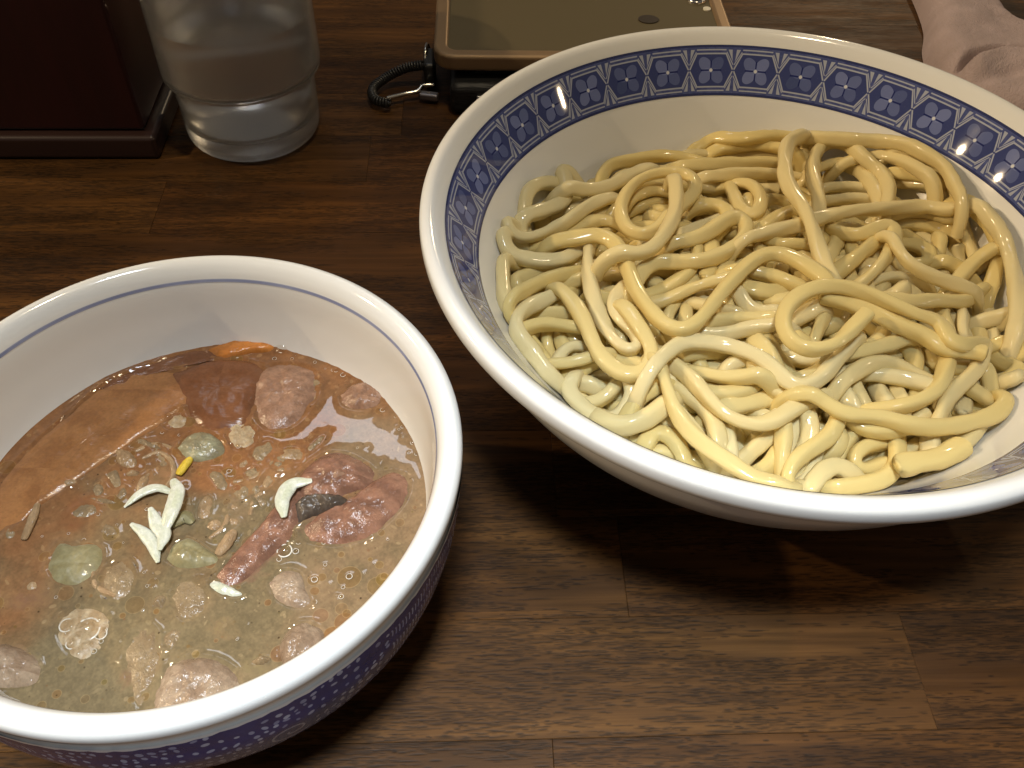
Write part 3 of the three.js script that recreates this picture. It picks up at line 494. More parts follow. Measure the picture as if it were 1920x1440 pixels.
  // bamboo shoot slices
  lump('bamboo_shoot_slice', 'broad orange brown slice of bamboo shoot under the foam spots', 'bamboo shoot', null, [-20, 960, 30, 880, 110, 800, 205, 728, 285, 702, 332, 726, 346, 752, 300, 794, 236, 834, 170, 880, 90, 935, 20, 985], 0.0012, M.menma, { power: 7, rough: 0.4, tilt: [0.014, 0.0], depth: 0.003 });
  lump('bamboo_shoot_slice', 'dark red brown slice of bamboo shoot beside the rounded meat', 'bamboo shoot', null, [330, 705, 400, 682, 470, 686, 488, 700, 474, 752, 455, 792, 410, 800, 372, 790, 350, 750], 0.0018, M.darkMenma, { power: 7, rough: 0.2 });
  lump('bamboo_shoot_slice', 'bright orange bamboo shoot strip against the bowl wall', 'bamboo shoot', null, [395, 660, 440, 646, 500, 632, 513, 638, 512, 658, 470, 664, 420, 674], 0.0024, M.orange, { power: 8, rough: 0.12, tilt: [0, -0.05] });
  lump('bamboo_shoot_slice', 'long red brown bamboo shoot strip along the bowl wall', 'bamboo shoot', null, [150, 772, 200, 720, 270, 690, 340, 668, 400, 660, 420, 672, 340, 690, 260, 712, 200, 752, 165, 785], 0.0009, M.darkMenma, { power: 6, rough: 0.15, tilt: [0, -0.03] });
  // meat
  lump('meat_piece', 'rounded pinkish meat piece touching the dark bamboo shoot', 'meat', null, [478, 722, 500, 694, 545, 688, 585, 700, 590, 740, 570, 775, 535, 800, 500, 798, 480, 765], 0.0026, M.pink);
  lump('meat_piece', 'small pink meat piece near the bowl wall', 'meat', null, [640, 742, 665, 722, 700, 722, 722, 738, 705, 762, 670, 768, 645, 760], 0.0024, M.pink, { rough: 0.45 });
  lump('meat_piece', 'long pinkish meat strip slanting through the middle of the broth', 'meat', null, [405, 1085, 440, 1040, 490, 985, 535, 925, 570, 895, 585, 920, 572, 960, 545, 1010, 500, 1050, 455, 1090, 425, 1105], 0.0026, M.meat, { rough: 0.35 });
  lump('meat_piece', 'reddish meat chunk with a fatty eye beside the pale glare on the broth', 'meat', null, [555, 905, 590, 868, 630, 852, 672, 866, 700, 890, 690, 912, 650, 930, 610, 950, 572, 945], 0.004, M.meat, { rough: 0.32 });
  lump('fat_streak', 'pale fatty eye on the reddish meat chunk', 'fat', null, [600, 905, 622, 886, 650, 886, 664, 900, 640, 918, 612, 922], 0.0047, M.pink, { power: 2, rough: 0.2, depth: 0.001, meniscus: 0 });
  lump('meat_piece', 'wet mauve meat chunk with a sparkling side near the right of the broth', 'meat', null, [570, 990, 610, 960, 660, 935, 700, 905, 735, 890, 760, 905, 755, 940, 728, 975, 690, 1005, 640, 1018, 590, 1012], 0.0031, M.meat, { rough: 0.42 });
  lump('meat_piece', 'big pale meat lump by the near rim', 'meat', null, [290, 1340, 300, 1290, 325, 1250, 370, 1238, 415, 1248, 440, 1270, 450, 1310, 430, 1345, 360, 1370], 0.0034, M.pale, { rough: 0.4 });
  lump('meat_piece', 'brown meat edge beside the pale lump by the near rim', 'meat', null, [232, 1240, 250, 1190, 285, 1180, 300, 1215, 298, 1270, 280, 1330, 255, 1320], 0.0005, M.soaked, { rough: 0.8 });
  lump('meat_piece', 'pale rough meat lump close to the right rim', 'meat', null, [525, 1215, 545, 1180, 580, 1172, 605, 1190, 600, 1225, 570, 1250, 535, 1250], 0.0034, M.pale, { rough: 0.5 });
  lump('meat_piece', 'greyish meat lump cut by the left edge', 'meat', null, [-40, 1230, 0, 1210, 45, 1222, 72, 1248, 66, 1280, 20, 1290, -30, 1285], 0.0034, M.pale, { rough: 0.4 });
  lump('meat_piece', 'half sunk grey meat piece between oil rings and scallion', 'meat', null, [505, 1095, 530, 1072, 562, 1078, 572, 1105, 582, 1130, 555, 1140, 520, 1125], 0.0017, M.pale, { rough: 0.4 });
  lump('meat_skin', 'dark strip of skin between the two meat chunks', 'meat skin', null, [548, 955, 575, 935, 612, 930, 645, 935, 660, 948, 630, 962, 590, 972, 558, 985], 0.0036, M.skin, { rough: 0.5, power: 3 });
  // scallion
  curl('scallion_slice', 'white curved scallion slice standing up in the middle', 'scallion', null, [330, 912, 338, 930, 334, 958, 322, 985, 312, 1004], 0.0024, 0.0011, M.white, { lift: 0.0024, arch: 0.0016, taper: 0.5 });
  curl('scallion_slice', 'pale scallion slice curling behind the standing one', 'scallion', null, [238, 952, 268, 932, 300, 922, 328, 930], 0.0015, 0.0007, M.white, { lift: 0.001, arch: 0.001, taper: 0.7 });
  curl('scallion_slice', 'white scallion sliver crossing the paler one', 'scallion', null, [252, 990, 272, 1004, 290, 1028, 298, 1056], 0.0018, 0.0008, M.white, { lift: 0.0015, taper: 0.6 });
  curl('scallion_slice', 'short white scallion sliver leaning on the crossing one', 'scallion', null, [288, 966, 298, 990, 312, 1012, 306, 1036], 0.0021, 0.0008, M.white, { lift: 0.0026, taper: 0.6 });
  lump('scallion_slice', 'layered pale green scallion slice beside the white slivers', 'scallion', null, [312, 1050, 330, 1022, 352, 1012, 385, 1028, 412, 1052, 380, 1064, 340, 1066], 0.0024, M.green, { rough: 0.35 });
  curl('scallion_slice', 'green edge of scallion beside the standing white slice', 'scallion', null, [328, 985, 348, 972, 360, 980], 0.0019, 0.0012, M.green, {});
  lump('scallion_slice', 'half round green scallion slice floating on the left', 'scallion', null, [92, 1068, 100, 1040, 115, 1020, 140, 1026, 165, 1022, 188, 1030, 190, 1055, 172, 1082, 140, 1096, 108, 1090], 0.0019, M.green, { rough: 0.2 });
  curl('scallion_slice', 'curved grey white scallion slice lying on the meat', 'scallion', null, [582, 916, 552, 922, 534, 948, 536, 978], 0.0024, 0.001, M.white, { lift: 0.0036, taper: 0.6 });
  lump('scallion_slice', 'grey green scallion lump above the yellow bit', 'scallion', null, [335, 842, 355, 818, 385, 812, 412, 828, 420, 848, 395, 862, 360, 866], 0.0024, M.grey, { rough: 0.4 });
  curl('scallion_slice', 'small bright yellow scallion bit', 'scallion', null, [358, 866, 348, 878, 338, 892], 0.0014, 0.001, M.yellow, { lift: 0.0012 });
  lump('scallion_slice', 'white scallion flake lying flat near the meat strip', 'scallion', null, [385, 1098, 402, 1090, 432, 1100, 456, 1116, 430, 1122, 402, 1112], 0.0014, M.white, { rough: 0.2 });
  curl('scallion_slice', 'pale scallion sliver against the meat strip', 'scallion', null, [438, 1002, 426, 1022, 412, 1040], 0.0018, 0.0012, M.onion, {});
  curl('scallion_slice', 'thin pale scallion sliver on the red left side', 'scallion', null, [72, 950, 62, 978, 48, 1012], 0.0013, 0.0008, M.onion, {});
  lump('scallion_slice', 'sunken pale scallion slice below the white flake', 'scallion', null, [318, 1120, 340, 1092, 372, 1090, 390, 1110, 378, 1150, 345, 1162], 0.0006, M.soaked, { rough: 0.3 });
  lump('scallion_slice', 'sunken scallion ring beside the half round slice', 'scallion', null, [188, 1108, 200, 1068, 228, 1052, 250, 1070, 248, 1105, 225, 1128, 200, 1125], 0.0007, M.soaked, { rough: 0.4 });
  // chopped bits in the middle
  const R = rng(41);
  const bits = [[500, 905], [530, 900], [475, 890], [455, 925], [520, 870], [545, 855], [490, 850], [440, 950], [470, 945], [410, 900], [250, 890], [230, 925], [195, 940], [205, 995], [235, 860], [270, 905], [185, 920], [160, 960], [300, 855], [280, 835], [405, 985], [430, 980], [590, 835], [565, 760], [575, 745], [590, 720], [460, 870], [525, 885], [485, 930], [350, 940], [385, 955], [215, 900], [320, 1200], [300, 1130], [490, 1240], [60, 1100], [20, 1000], [30, 930], [130, 905]];
  for (const [x, y] of bits) {
    const a = R() * 6.28, l = 10 + R() * 22, w = 6 + R() * 12, out = []; for (let k = 0; k < 8; k++) { const t = k / 8 * 6.283, u = Math.cos(t) * l * (0.8 + R() * 0.4), v = Math.sin(t) * w * (0.8 + R() * 0.4); out.push(x + Math.cos(a) * u - Math.sin(a) * v, y + (Math.sin(a) * u + Math.cos(a) * v) * 0.8); }
    lump('onion_bit', 'small chopped onion bit floating in the broth', 'onion', 'chopped onion bits in the broth', out, 0.0004 + R() * 0.0009, R() < 0.45 ? M.onion : M.soaked, { rough: 0.8, depth: 0.001, meniscus: 0.7 });
  }
  for (const p of [[270, 860, 300, 850, 322, 866, 326, 892, 312, 915], [250, 850, 290, 835, 330, 845], [440, 905, 470, 900, 500, 880, 520, 855], [395, 1010, 420, 990, 430, 960], [470, 965, 480, 935, 505, 920], [175, 1075, 182, 1100, 215, 1118]]) curl('onion_strip', 'thin translucent onion strip curling in the broth', 'onion', 'onion strips in the broth', p, 0.0009, 0.0008, M.onion, { lift: 0.0002 });
  // foam and bubbles
  const film = phys(lin(0.95, 0.93, 0.9), { transmission: 1, roughness: 0.02, thickness: 0, ior: 1.33 });
  const dome = new THREE.SphereGeometry(1, 20, 10, 0, Math.PI * 2, 0, Math.PI * 0.52);
  const shownFoam = [], rim = new THREE.TorusGeometry(1, 0.11, 6, 22).rotateX(Math.PI / 2), rimMat = phys(lin(0.78, 0.74, 0.66), { roughness: 0.25, transmission: 0.2 });
  function foam(label, raft, bubbles) {
    const o = thing('foam_cluster', label, 'foam');
    if (raft) { const m = lump('foam', label, null, null, raft, 0.0007, M.foam, { power: 4, rough: 0.7, depth: 0.0006 }); scene.remove(m); m.name = 'froth'; m.userData = {}; o.add(m); taken.set('foam', 0); }
    for (const [x, y, r] of bubbles) { const p = q(x, y), m = part('bubble', dome, film, o); const s = r * 0.000158; m.position.set(p.x, L + 0.0004, p.z); m.scale.set(s, s * 0.85, s); shownFoam.push([p.x, p.z, s]); const w = part('bubble_rim', rim, rimMat, m); w.position.y = 0.02; }
  }
  const scatter = (cx, cy, rx, ry, n, r0, r1, seed) => { const K = rng(seed), o = []; for (let k = 0; k < n * 8 && o.length < n; k++) { const a = K() * 6.283, t = Math.sqrt(K()), x = cx + Math.cos(a) * rx * t, y = cy + Math.sin(a) * ry * t, r = lerp(r0, r1, K() ** 2); if (o.every((b) => Math.hypot(b[0] - x, b[1] - y) > (b[2] + r) * 0.95)) o.push([x, y, r]); } return o; };
  foam('round raft of white foam bubbles on the near left of the broth', [108, 1190, 116, 1162, 138, 1146, 168, 1142, 198, 1152, 208, 1176, 196, 1210, 172, 1232, 148, 1236, 122, 1218], [[165, 1182, 19], [136, 1208, 9], [163, 1212, 8], [126, 1174, 11], [190, 1190, 9], ...scatter(158, 1188, 42, 40, 26, 2.5, 6, 3)]);
  foam('small foam cluster at the cut end of the bamboo shoot', [305, 790, 318, 765, 345, 752, 362, 765, 360, 790, 335, 805, 312, 802], [[316, 783, 11], [350, 768, 8], [338, 782, 6], [346, 784, 5], [325, 765, 6], [336, 762, 5], ...scatter(335, 780, 24, 18, 10, 2, 4, 4)]);
  foam('ring of foam bubbles round a brown blob', [425, 820, 432, 798, 455, 790, 475, 802, 480, 825, 465, 842, 440, 842], [[447, 838, 5], [466, 832, 6], [433, 834, 4], [455, 842, 3], [472, 820, 3]]);
  foam('two dark bubbles at the end of the meat strip', null, [[547, 1006, 12], [534, 1034, 12], [524, 1050, 4], [555, 1035, 5], [560, 1018, 4]]);
  foam('single big bubble at the tip of the orange bamboo shoot', null, [[532, 652, 17], [515, 674, 4], [548, 674, 3]]);
  foam('faint foam spots on the broad bamboo shoot', [112, 868, 125, 855, 145, 858, 150, 875, 132, 884, 115, 880], scatter(131, 868, 17, 12, 9, 2, 5, 6));
  foam('line of tiny bubbles where the broth meets the far wall', null, (() => { const K = rng(9), o = []; for (let k = 0; k < 60; k++) { const a = -2.35 + K() * 2.0, rr = soupR - 0.0012 - K() ** 2 * 0.003, p = new THREE.Vector3(SC.x + Math.cos(a) * rr, L, SC.z + Math.sin(a) * rr), v = p.clone().sub(CAM), z = v.dot(FW); o.push([960 + FOCAL * v.dot(RX) / z, 720 - FOCAL * v.dot(UP) / z, 1.6 + K() * K() * 4.5]); } return o; })());
  foam('loose bubbles scattered over the broth', null, [...scatter(430, 1010, 360, 330, 150, 1, 3.2, 12), [655, 1082, 5], [590, 1088, 5], [705, 742, 5], [715, 748, 3], [640, 1120, 4], [700, 985, 4], [610, 1060, 3], [250, 905, 3], [480, 880, 6], [430, 885, 4], [455, 905, 5], [590, 1130, 4], [700, 1130, 5]]);
  // broth: colour of the mix, oil films, specks
  const T = 1024, map = canvasTex(T, T, (g) => {
    const im = g.createImageData(T, T), d = im.data, K = rng(61);
    for (let y = 0; y < T; y++) for (let x = 0; x < T; x++) {
      const u = x / T * 2 - 1, v = y / T * 2 - 1, w = fbm(u * 3 + 5, v * 3 + 8, 4) - 0.5, w2 = fbm(u * 7 + 1, v * 7 + 3, 4) - 0.5, s = fbm(u * 46, v * 46, 3) - 0.5;
      const red = sm(-u * 0.55 - v * 0.75 + w * 1.5 + 0.12, -0.25, 0.6), tan = sm(u * 0.8 - v * 0.3 + w2 * 1.1, -0.2, 0.8);
      const c = [lerp(lerp(114, 121, tan), 126, red), lerp(lerp(99, 99, tan), 87, red), lerp(lerp(73, 74, tan), 56, red)], k = 1 + w2 * 0.22 + s * 0.2 + (fbm(u * 120, v * 120, 2) - 0.5) * 0.14, i = (y * T + x) * 4;
      for (let j = 0; j < 3; j++) d[i + j] = c[j] * k; d[i + 3] = 255;
    }
    g.putImageData(im, 0, 0);
    for (let k = 0; k < 700; k++) { const a = K() * 6.28, r = Math.sqrt(K()) * T / 2, x = T / 2 + Math.cos(a) * r, y = T / 2 + Math.sin(a) * r, big = K() ** 6 * 20 + 1.2; g.fillStyle = `rgba(${96 + K() * 30 | 0},${66 + K() * 20 | 0},${30 + K() * 14 | 0},${0.16 + K() * 0.25})`; g.beginPath(); g.arc(x, y, big, 0, 7); g.fill(); if (big > 4) { g.strokeStyle = 'rgba(188,158,112,0.28)'; g.lineWidth = 1.1; g.stroke(); } }
    for (let k = 0; k < 260; k++) { g.fillStyle = `rgba(40,26,14,${0.25 + K() * 0.4})`; g.beginPath(); g.arc(K() * T, K() * T, 0.8 + K() * 1.6, 0, 7); g.fill(); }
    for (let k = 0; k < 420; k++) { g.fillStyle = `rgba(206,178,132,${0.08 + K() * 0.16})`; g.beginPath(); g.ellipse(K() * T, K() * T, 2 + K() * 7, 1 + K() * 4, K() * 3, 0, 7); g.fill(); }
    g.filter = 'none';
    for (const [px, py, rx, ry, a, col] of [[300, 900, 70, 26, -0.6, '150,112,76'], [215, 1090, 34, 30, 0.3, '148,114,82'], [350, 1125, 40, 26, 0.8, '146,126,88'], [640, 960, 90, 34, -0.6, '132,96,76'], [480, 1060, 70, 26, -0.8, '126,88,70'], [265, 1250, 26, 60, 0.1, '122,90,70'], [545, 1110, 48, 36, 0.4, '140,116,92'], [570, 1220, 46, 40, 0, '146,116,96'], [370, 1300, 80, 60, 0, '138,118,98'], [500, 900, 60, 40, -0.5, '156,118,74'], [150, 960, 40, 60, 0.4, '134,84,54'], [420, 1180, 40, 24, 0.2, '128,108,76'], [480, 1250, 30, 24, 0.5, '120,112,74'], [20, 1250, 60, 36, 0.2, '142,112,92'], [60, 1120, 50, 30, -0.4, '124,94,66']]) {
      const p = q(px, py), x = (p.x - SC.x) / soupR * T / 2 + T / 2, y = (p.z - SC.z) / soupR * T / 2 + T / 2;
      for (let k = 0; k < 34; k++) { const t = K() * 6.28, u = Math.sqrt(K()) * 0.95, ex = Math.cos(t) * u * rx * 0.95, ey = Math.sin(t) * u * ry * 0.95; g.fillStyle = `rgba(${col},0.13)`; g.beginPath(); g.ellipse(x + ex * Math.cos(a) - ey * Math.sin(a), y + ex * Math.sin(a) + ey * Math.cos(a), rx * (0.12 + K() * 0.3), ry * (0.12 + K() * 0.35), a + K(), 0, 7); g.fill(); }
    }
    for (const [px, py, r] of [[655, 1082, 22], [588, 1088, 11], [700, 985, 16], [650, 1150, 8], [715, 1000, 7], [560, 1180, 8], [640, 1040, 6], [720, 1080, 7]]) { const p = q(px, py), x = (p.x - SC.x) / soupR * T / 2 + T / 2, y = (p.z - SC.z) / soupR * T / 2 + T / 2; g.fillStyle = 'rgba(112,82,44,0.42)'; g.beginPath(); g.arc(x, y, r * 1.15, 0, 7); g.fill(); g.strokeStyle = 'rgba(190,162,118,0.3)'; g.lineWidth = 1.4; g.stroke(); }
  });
  map.flipY = false;
  const na = 520, nr = 150, pos = [], uv = [], idx = [];
  const box = rings.map(([p]) => { let a = 9, b = -9, c = 9, d = -9; for (const v of p) { a = Math.min(a, v.x); b = Math.max(b, v.x); c = Math.min(c, v.z); d = Math.max(d, v.z); } return [a - 0.005, b + 0.005, c - 0.005, d + 0.005]; });
  for (let i = 0; i <= nr; i++) for (let k = 0; k < na; k++) {
    const s = i / nr, a = k / na * 6.28318, r = soupR * s, x = SC.x + Math.cos(a) * r, z = SC.z + Math.sin(a) * r;
    let y = L + 0.00012 * (fbm(x * 110, z * 110, 3) - 0.5) + 0.00003 * (fbm(x * 500, z * 500, 2) - 0.5) + 0.0011 * Math.exp(-(soupR - r) / 0.0013);
    rings.forEach(([p, amp, open], j) => {
      const b = box[j]; if (x < b[0] || x > b[1] || z < b[2] || z > b[3]) return;
      let m = 1; const n = p.length; for (let e = 0; e < n - (open ? 1 : 0); e++) { const A = p[e], B = p[(e + 1) % n], dx = B.x - A.x, dz = B.z - A.z, t = clamp(((x - A.x) * dx + (z - A.z) * dz) / (dx * dx + dz * dz + 1e-12), 0, 1); m = Math.min(m, Math.hypot(x - A.x - dx * t, z - A.z - dz * t)); }
      y = Math.max(y, y + 0.00055 * amp * Math.exp(-m / 0.0011));
    });
    for (const [bx, bz, br] of shownFoam) { const m = Math.abs(Math.hypot(x - bx, z - bz) - br); if (m < 0.002) y += 0.00018 * Math.exp(-m / 0.0006); }
    pos.push(x, y, z); uv.push(0.5 + (x - SC.x) / soupR / 2, 0.5 + (z - SC.z) / soupR / 2);
  }
  for (let i = 0; i < nr; i++) for (let k = 0; k < na; k++) { const a = i * na + k, b = i * na + (k + 1) % na, c = a + na, d = b + na; idx.push(a, b, c, b, d, c); }
  const g = new THREE.BufferGeometry(); g.setAttribute('position', new THREE.Float32BufferAttribute(pos, 3)); g.setAttribute('uv', new THREE.Float32BufferAttribute(uv, 2)); g.setIndex(idx); g.computeVertexNormals();
  if (g.attributes.normal.getY(50) < 0) { const ii = g.index.array; for (let i = 0; i < ii.length; i += 3) { const t = ii[i]; ii[i] = ii[i + 1]; ii[i + 1] = t; } g.computeVertexNormals(); }
  solo('broth', g, phys(0xffffff, { map, roughness: 0.035, ior: 1.45 }), 'cloudy brown dipping broth with oil spots filling the smaller bowl', 'broth');
}

// ------------------------------------------------------------------ things behind the bowls
{ // stacking tumbler with water
  const C = new THREE.Vector3(-0.1288, 0, -0.3845);
  const g = thing('water_glass', 'frosted stacking tumbler with a stepped waist, holding water', 'glass'); g.position.copy(C);
  const frosted = phys(lin(0.96, 0.95, 0.92), { transmission: 0.94, roughness: 0.2, thickness: 0.003, ior: 1.46 });
  part('tumbler', lathe([[0, 0.0006], [0.023, 0.0004], [0.029, 0.0012], [0.0312, 0.0044], [0.0316, 0.01], [0.0318, 0.02], [0.0321, 0.0312], [0.0324, 0.0328], [0.0342, 0.0336], [0.0356, 0.0348], [0.0359, 0.039], [0.0358, 0.055], [0.0358, 0.075], [0.0359, 0.0908], [0.0354, 0.0918], [0.0346, 0.0912], [0.0344, 0.075], [0.0343, 0.055], [0.0341, 0.0405], [0.0336, 0.0366], [0.0318, 0.0352], [0.0307, 0.0328], [0.0303, 0.022], [0.0294, 0.0128], [0.0255, 0.0104], [0, 0.0097]], 96), frosted, g);
  const w = solo('drinking_water', lathe([[0, 0.0101], [0.0255, 0.0108], [0.0291, 0.0131], [0.03, 0.022], [0.0304, 0.033], [0.0315, 0.0356], [0.0332, 0.037], [0.0338, 0.0407], [0.034, 0.055], [0.0341, 0.0615], [0.034, 0.0619], [0.0336, 0.0614], [0.033, 0.0611], [0, 0.061]], 96, false), phys(lin(1, 1, 1), { transmission: 1, roughness: 0, thickness: 0.02, ior: 1.33 }), 'clear water filling the frosted tumbler two thirds', 'water');
  w.position.copy(C);
}
{ // dark lacquered wooden box on a plinth
  const o = thing('wooden_box', 'dark red brown lacquered wooden box on a plinth beside the water glass', 'box'); o.position.set(-0.2695, 0, -0.4108); o.rotation.y = 0.0576;
  const grain = dataTex(256, 256, (x, y, c) => { const k = fbm(x * 0.14, y * 0.012, 4) * 0.8 + fbm(x * 0.5, y * 0.04, 2) * 0.25; c[0] = 36 + 18 * k; c[1] = 9 + 8 * k; c[2] = 10 + 7 * k; }, true);
  const lac = phys(0xffffff, { map: grain, roughness: 0.42, clearcoat: 0.25, clearcoatRoughness: 0.3 }), pl = phys(lin(0.03, 0.014, 0.012), { roughness: 0.4, clearcoat: 0.3, clearcoatRoughness: 0.25 });
  part('plinth', new RoundedBoxGeometry(0.198, 0.0118, 0.12, 3, 0.0022).translate(0, 0.0062, 0), pl, o);
  part('box_body', new RoundedBoxGeometry(0.188, 0.11, 0.11, 3, 0.0018).translate(0, 0.0675, 0), lac, o);
}
{ // flat black pouch under the phone
  const o = thing('black_pouch', 'black leather pouch with a metal clasp lying under the phone', 'pouch'); o.position.set(0.028, 0, -0.441); o.rotation.y = 0.05;
  const hide = phys(lin(0.012, 0.012, 0.013), { roughness: 0.5, bumpMap: dataTex(128, 128, (x, y, c) => { c[0] = c[1] = c[2] = 255 * fbm(x * 0.3, y * 0.3, 3); }), bumpScale: 0.0003 });
  part('body', new RoundedBoxGeometry(0.13, 0.0165, 0.074, 4, 0.004).translate(0, 0.0086, 0), hide, o);
  part('flap', new RoundedBoxGeometry(0.112, 0.003, 0.06, 3, 0.0012).translate(0.003, 0.0178, -0.004), hide, o);
  part('clasp', new RoundedBoxGeometry(0.022, 0.0085, 0.0016, 2, 0.0006).translate(-0.041, 0.0075, 0.0374), phys(lin(0.62, 0.6, 0.6), { metalness: 1, roughness: 0.34 }), o);
}
{ // phone in a gold bumper
  const H = 0.0205, o = thing('mobile_phone', 'gold mobile phone lying face down on the black pouch', 'phone'); o.position.set(0.030, H, -0.4475); o.rotation.y = 0.05;
  const shape = (w, d, r) => { const s = new THREE.Shape(), x = w / 2, y = d / 2; s.moveTo(-x + r, -y); s.lineTo(x - r, -y); s.absarc(x - r, -y + r, r, -Math.PI / 2, 0); s.lineTo(x, y - r); s.absarc(x - r, y - r, r, 0, Math.PI / 2); s.lineTo(-x + r, y); s.absarc(-x + r, y - r, r, Math.PI / 2, Math.PI); s.lineTo(-x, -y + r); s.absarc(-x + r, -y + r, r, Math.PI, Math.PI * 1.5); return s; };
  const gold = phys(lin(0.3, 0.2, 0.11), { metalness: 0.5, roughness: 0.42 });
  const flat = (g) => g.rotateX(-Math.PI / 2);
  const ring = shape(0.1465, 0.0715, 0.009); ring.holes.push(shape(0.1395, 0.0645, 0.0065));
  part('bumper', flat(new THREE.ExtrudeGeometry(ring, { depth: 0.0046, bevelEnabled: true, bevelSize: 0.0018, bevelThickness: 0.0018, bevelSegments: 5, curveSegments: 14 })).translate(0, 0.0022, 0), gold, o);
  const back = part('back_cover', flat(new THREE.ExtrudeGeometry(shape(0.139, 0.064, 0.006), { depth: 0.0062, bevelEnabled: false, curveSegments: 12 })).translate(0, 0.001, 0), phys(lin(0.1, 0.08, 0.042), { roughness: 0.6, specularIntensity: 0.5 }), o);
  const mark = part('sensor', new THREE.CylinderGeometry(0.0052, 0.0052, 0.0006, 36).translate(0, 0, 0), phys(lin(0.03, 0.02, 0.012), { roughness: 0.35 }), o); mark.position.set(0.0335, 0.0074, -0.002); mark.scale.set(1, 1, 0.8);
  const lens = part('camera_lens', lathe([[0, 0.0006], [0.0032, 0.0006], [0.0036, 0.0012], [0.0046, 0.0015], [0.0052, 0.0009], [0.0053, -0.001]], 40, false), phys(lin(0.75, 0.72, 0.68), { metalness: 1, roughness: 0.18 }), o); lens.position.set(0.0615, 0.0074, -0.0235);
  const gl = part('lens_glass', new THREE.CylinderGeometry(0.0034, 0.0034, 0.0005, 30), phys(lin(0.012, 0.012, 0.015), { roughness: 0.05, clearcoat: 1 }), lens); gl.position.y = 0.0009;
  const fl = part('flash', new THREE.CylinderGeometry(0.002, 0.002, 0.0006, 24), phys(lin(0.85, 0.8, 0.65), { roughness: 0.15, clearcoat: 1 }), o); fl.position.set(0.0655, 0.0075, -0.0135);
}
{ // spiral key strap with a snap pin
  const o = thing('key_strap', 'black spiral key strap with a thin metal pin beside the phone', 'key ring');
  const black = phys(lin(0.02, 0.019, 0.018), { roughness: 0.38 }), steel = phys(lin(0.7, 0.66, 0.58), { metalness: 1, roughness: 0.22 });
  const pth = spline([at(795, 122, 0.012), at(762, 127, 0.01), at(725, 145, 0.006), at(699, 167, 0.0045), at(706, 188, 0.0045), at(730, 194, 0.0045)], 220);
  const coil = pth.map((p, i) => { const t = pth[Math.min(i + 1, 220)].clone().sub(pth[Math.max(i - 1, 0)]).normalize(), b = new THREE.Vector3(0, 1, 0).addScaledVector(t, -t.y).normalize(), c = new THREE.Vector3().crossVectors(t, b), a = i / 220 * Math.PI * 2 * 34; return p.clone().addScaledVector(b, Math.cos(a) * 0.0019).addScaledVector(c, Math.sin(a) * 0.0019); });
  part('spiral_cord', sweep(spline(coil, 1100), 0.0007, { sides: 7, vary: 0 }), black, o);
  part('core_cord', sweep(pth, 0.0016, { sides: 10, vary: 0 }), black, o);
  part('pin', sweep(spline([at(727, 184, 0.0045), at(760, 176, 0.0045), at(785, 170, 0.005), at(793, 161, 0.006), at(812, 159, 0.006)], 30), 0.0011, { sides: 10, vary: 0 }), steel, o);
  const pl = part('end_plate', new RoundedBoxGeometry(0.0095, 0.0035, 0.0042, 2, 0.001), phys(lin(0.3, 0.28, 0.29), { metalness: 0.8, roughness: 0.35 }), o), pp = at(805, 180, 0.0035); pl.position.copy(pp); pl.rotation.y = -0.15;
  const bk = part('buckle', new RoundedBoxGeometry(0.0062, 0.014, 0.018, 3, 0.0022), black, o); bk.position.copy(at(806, 128, 0.008)); bk.rotation.y = 0.1;
  part('loop', sweep(spline([at(797, 110, 0.014), at(798, 92, 0.017), at(801, 82, 0.015), at(806, 95, 0.01)], 20), 0.0008, { sides: 8, vary: 0 }), steel, o);
}
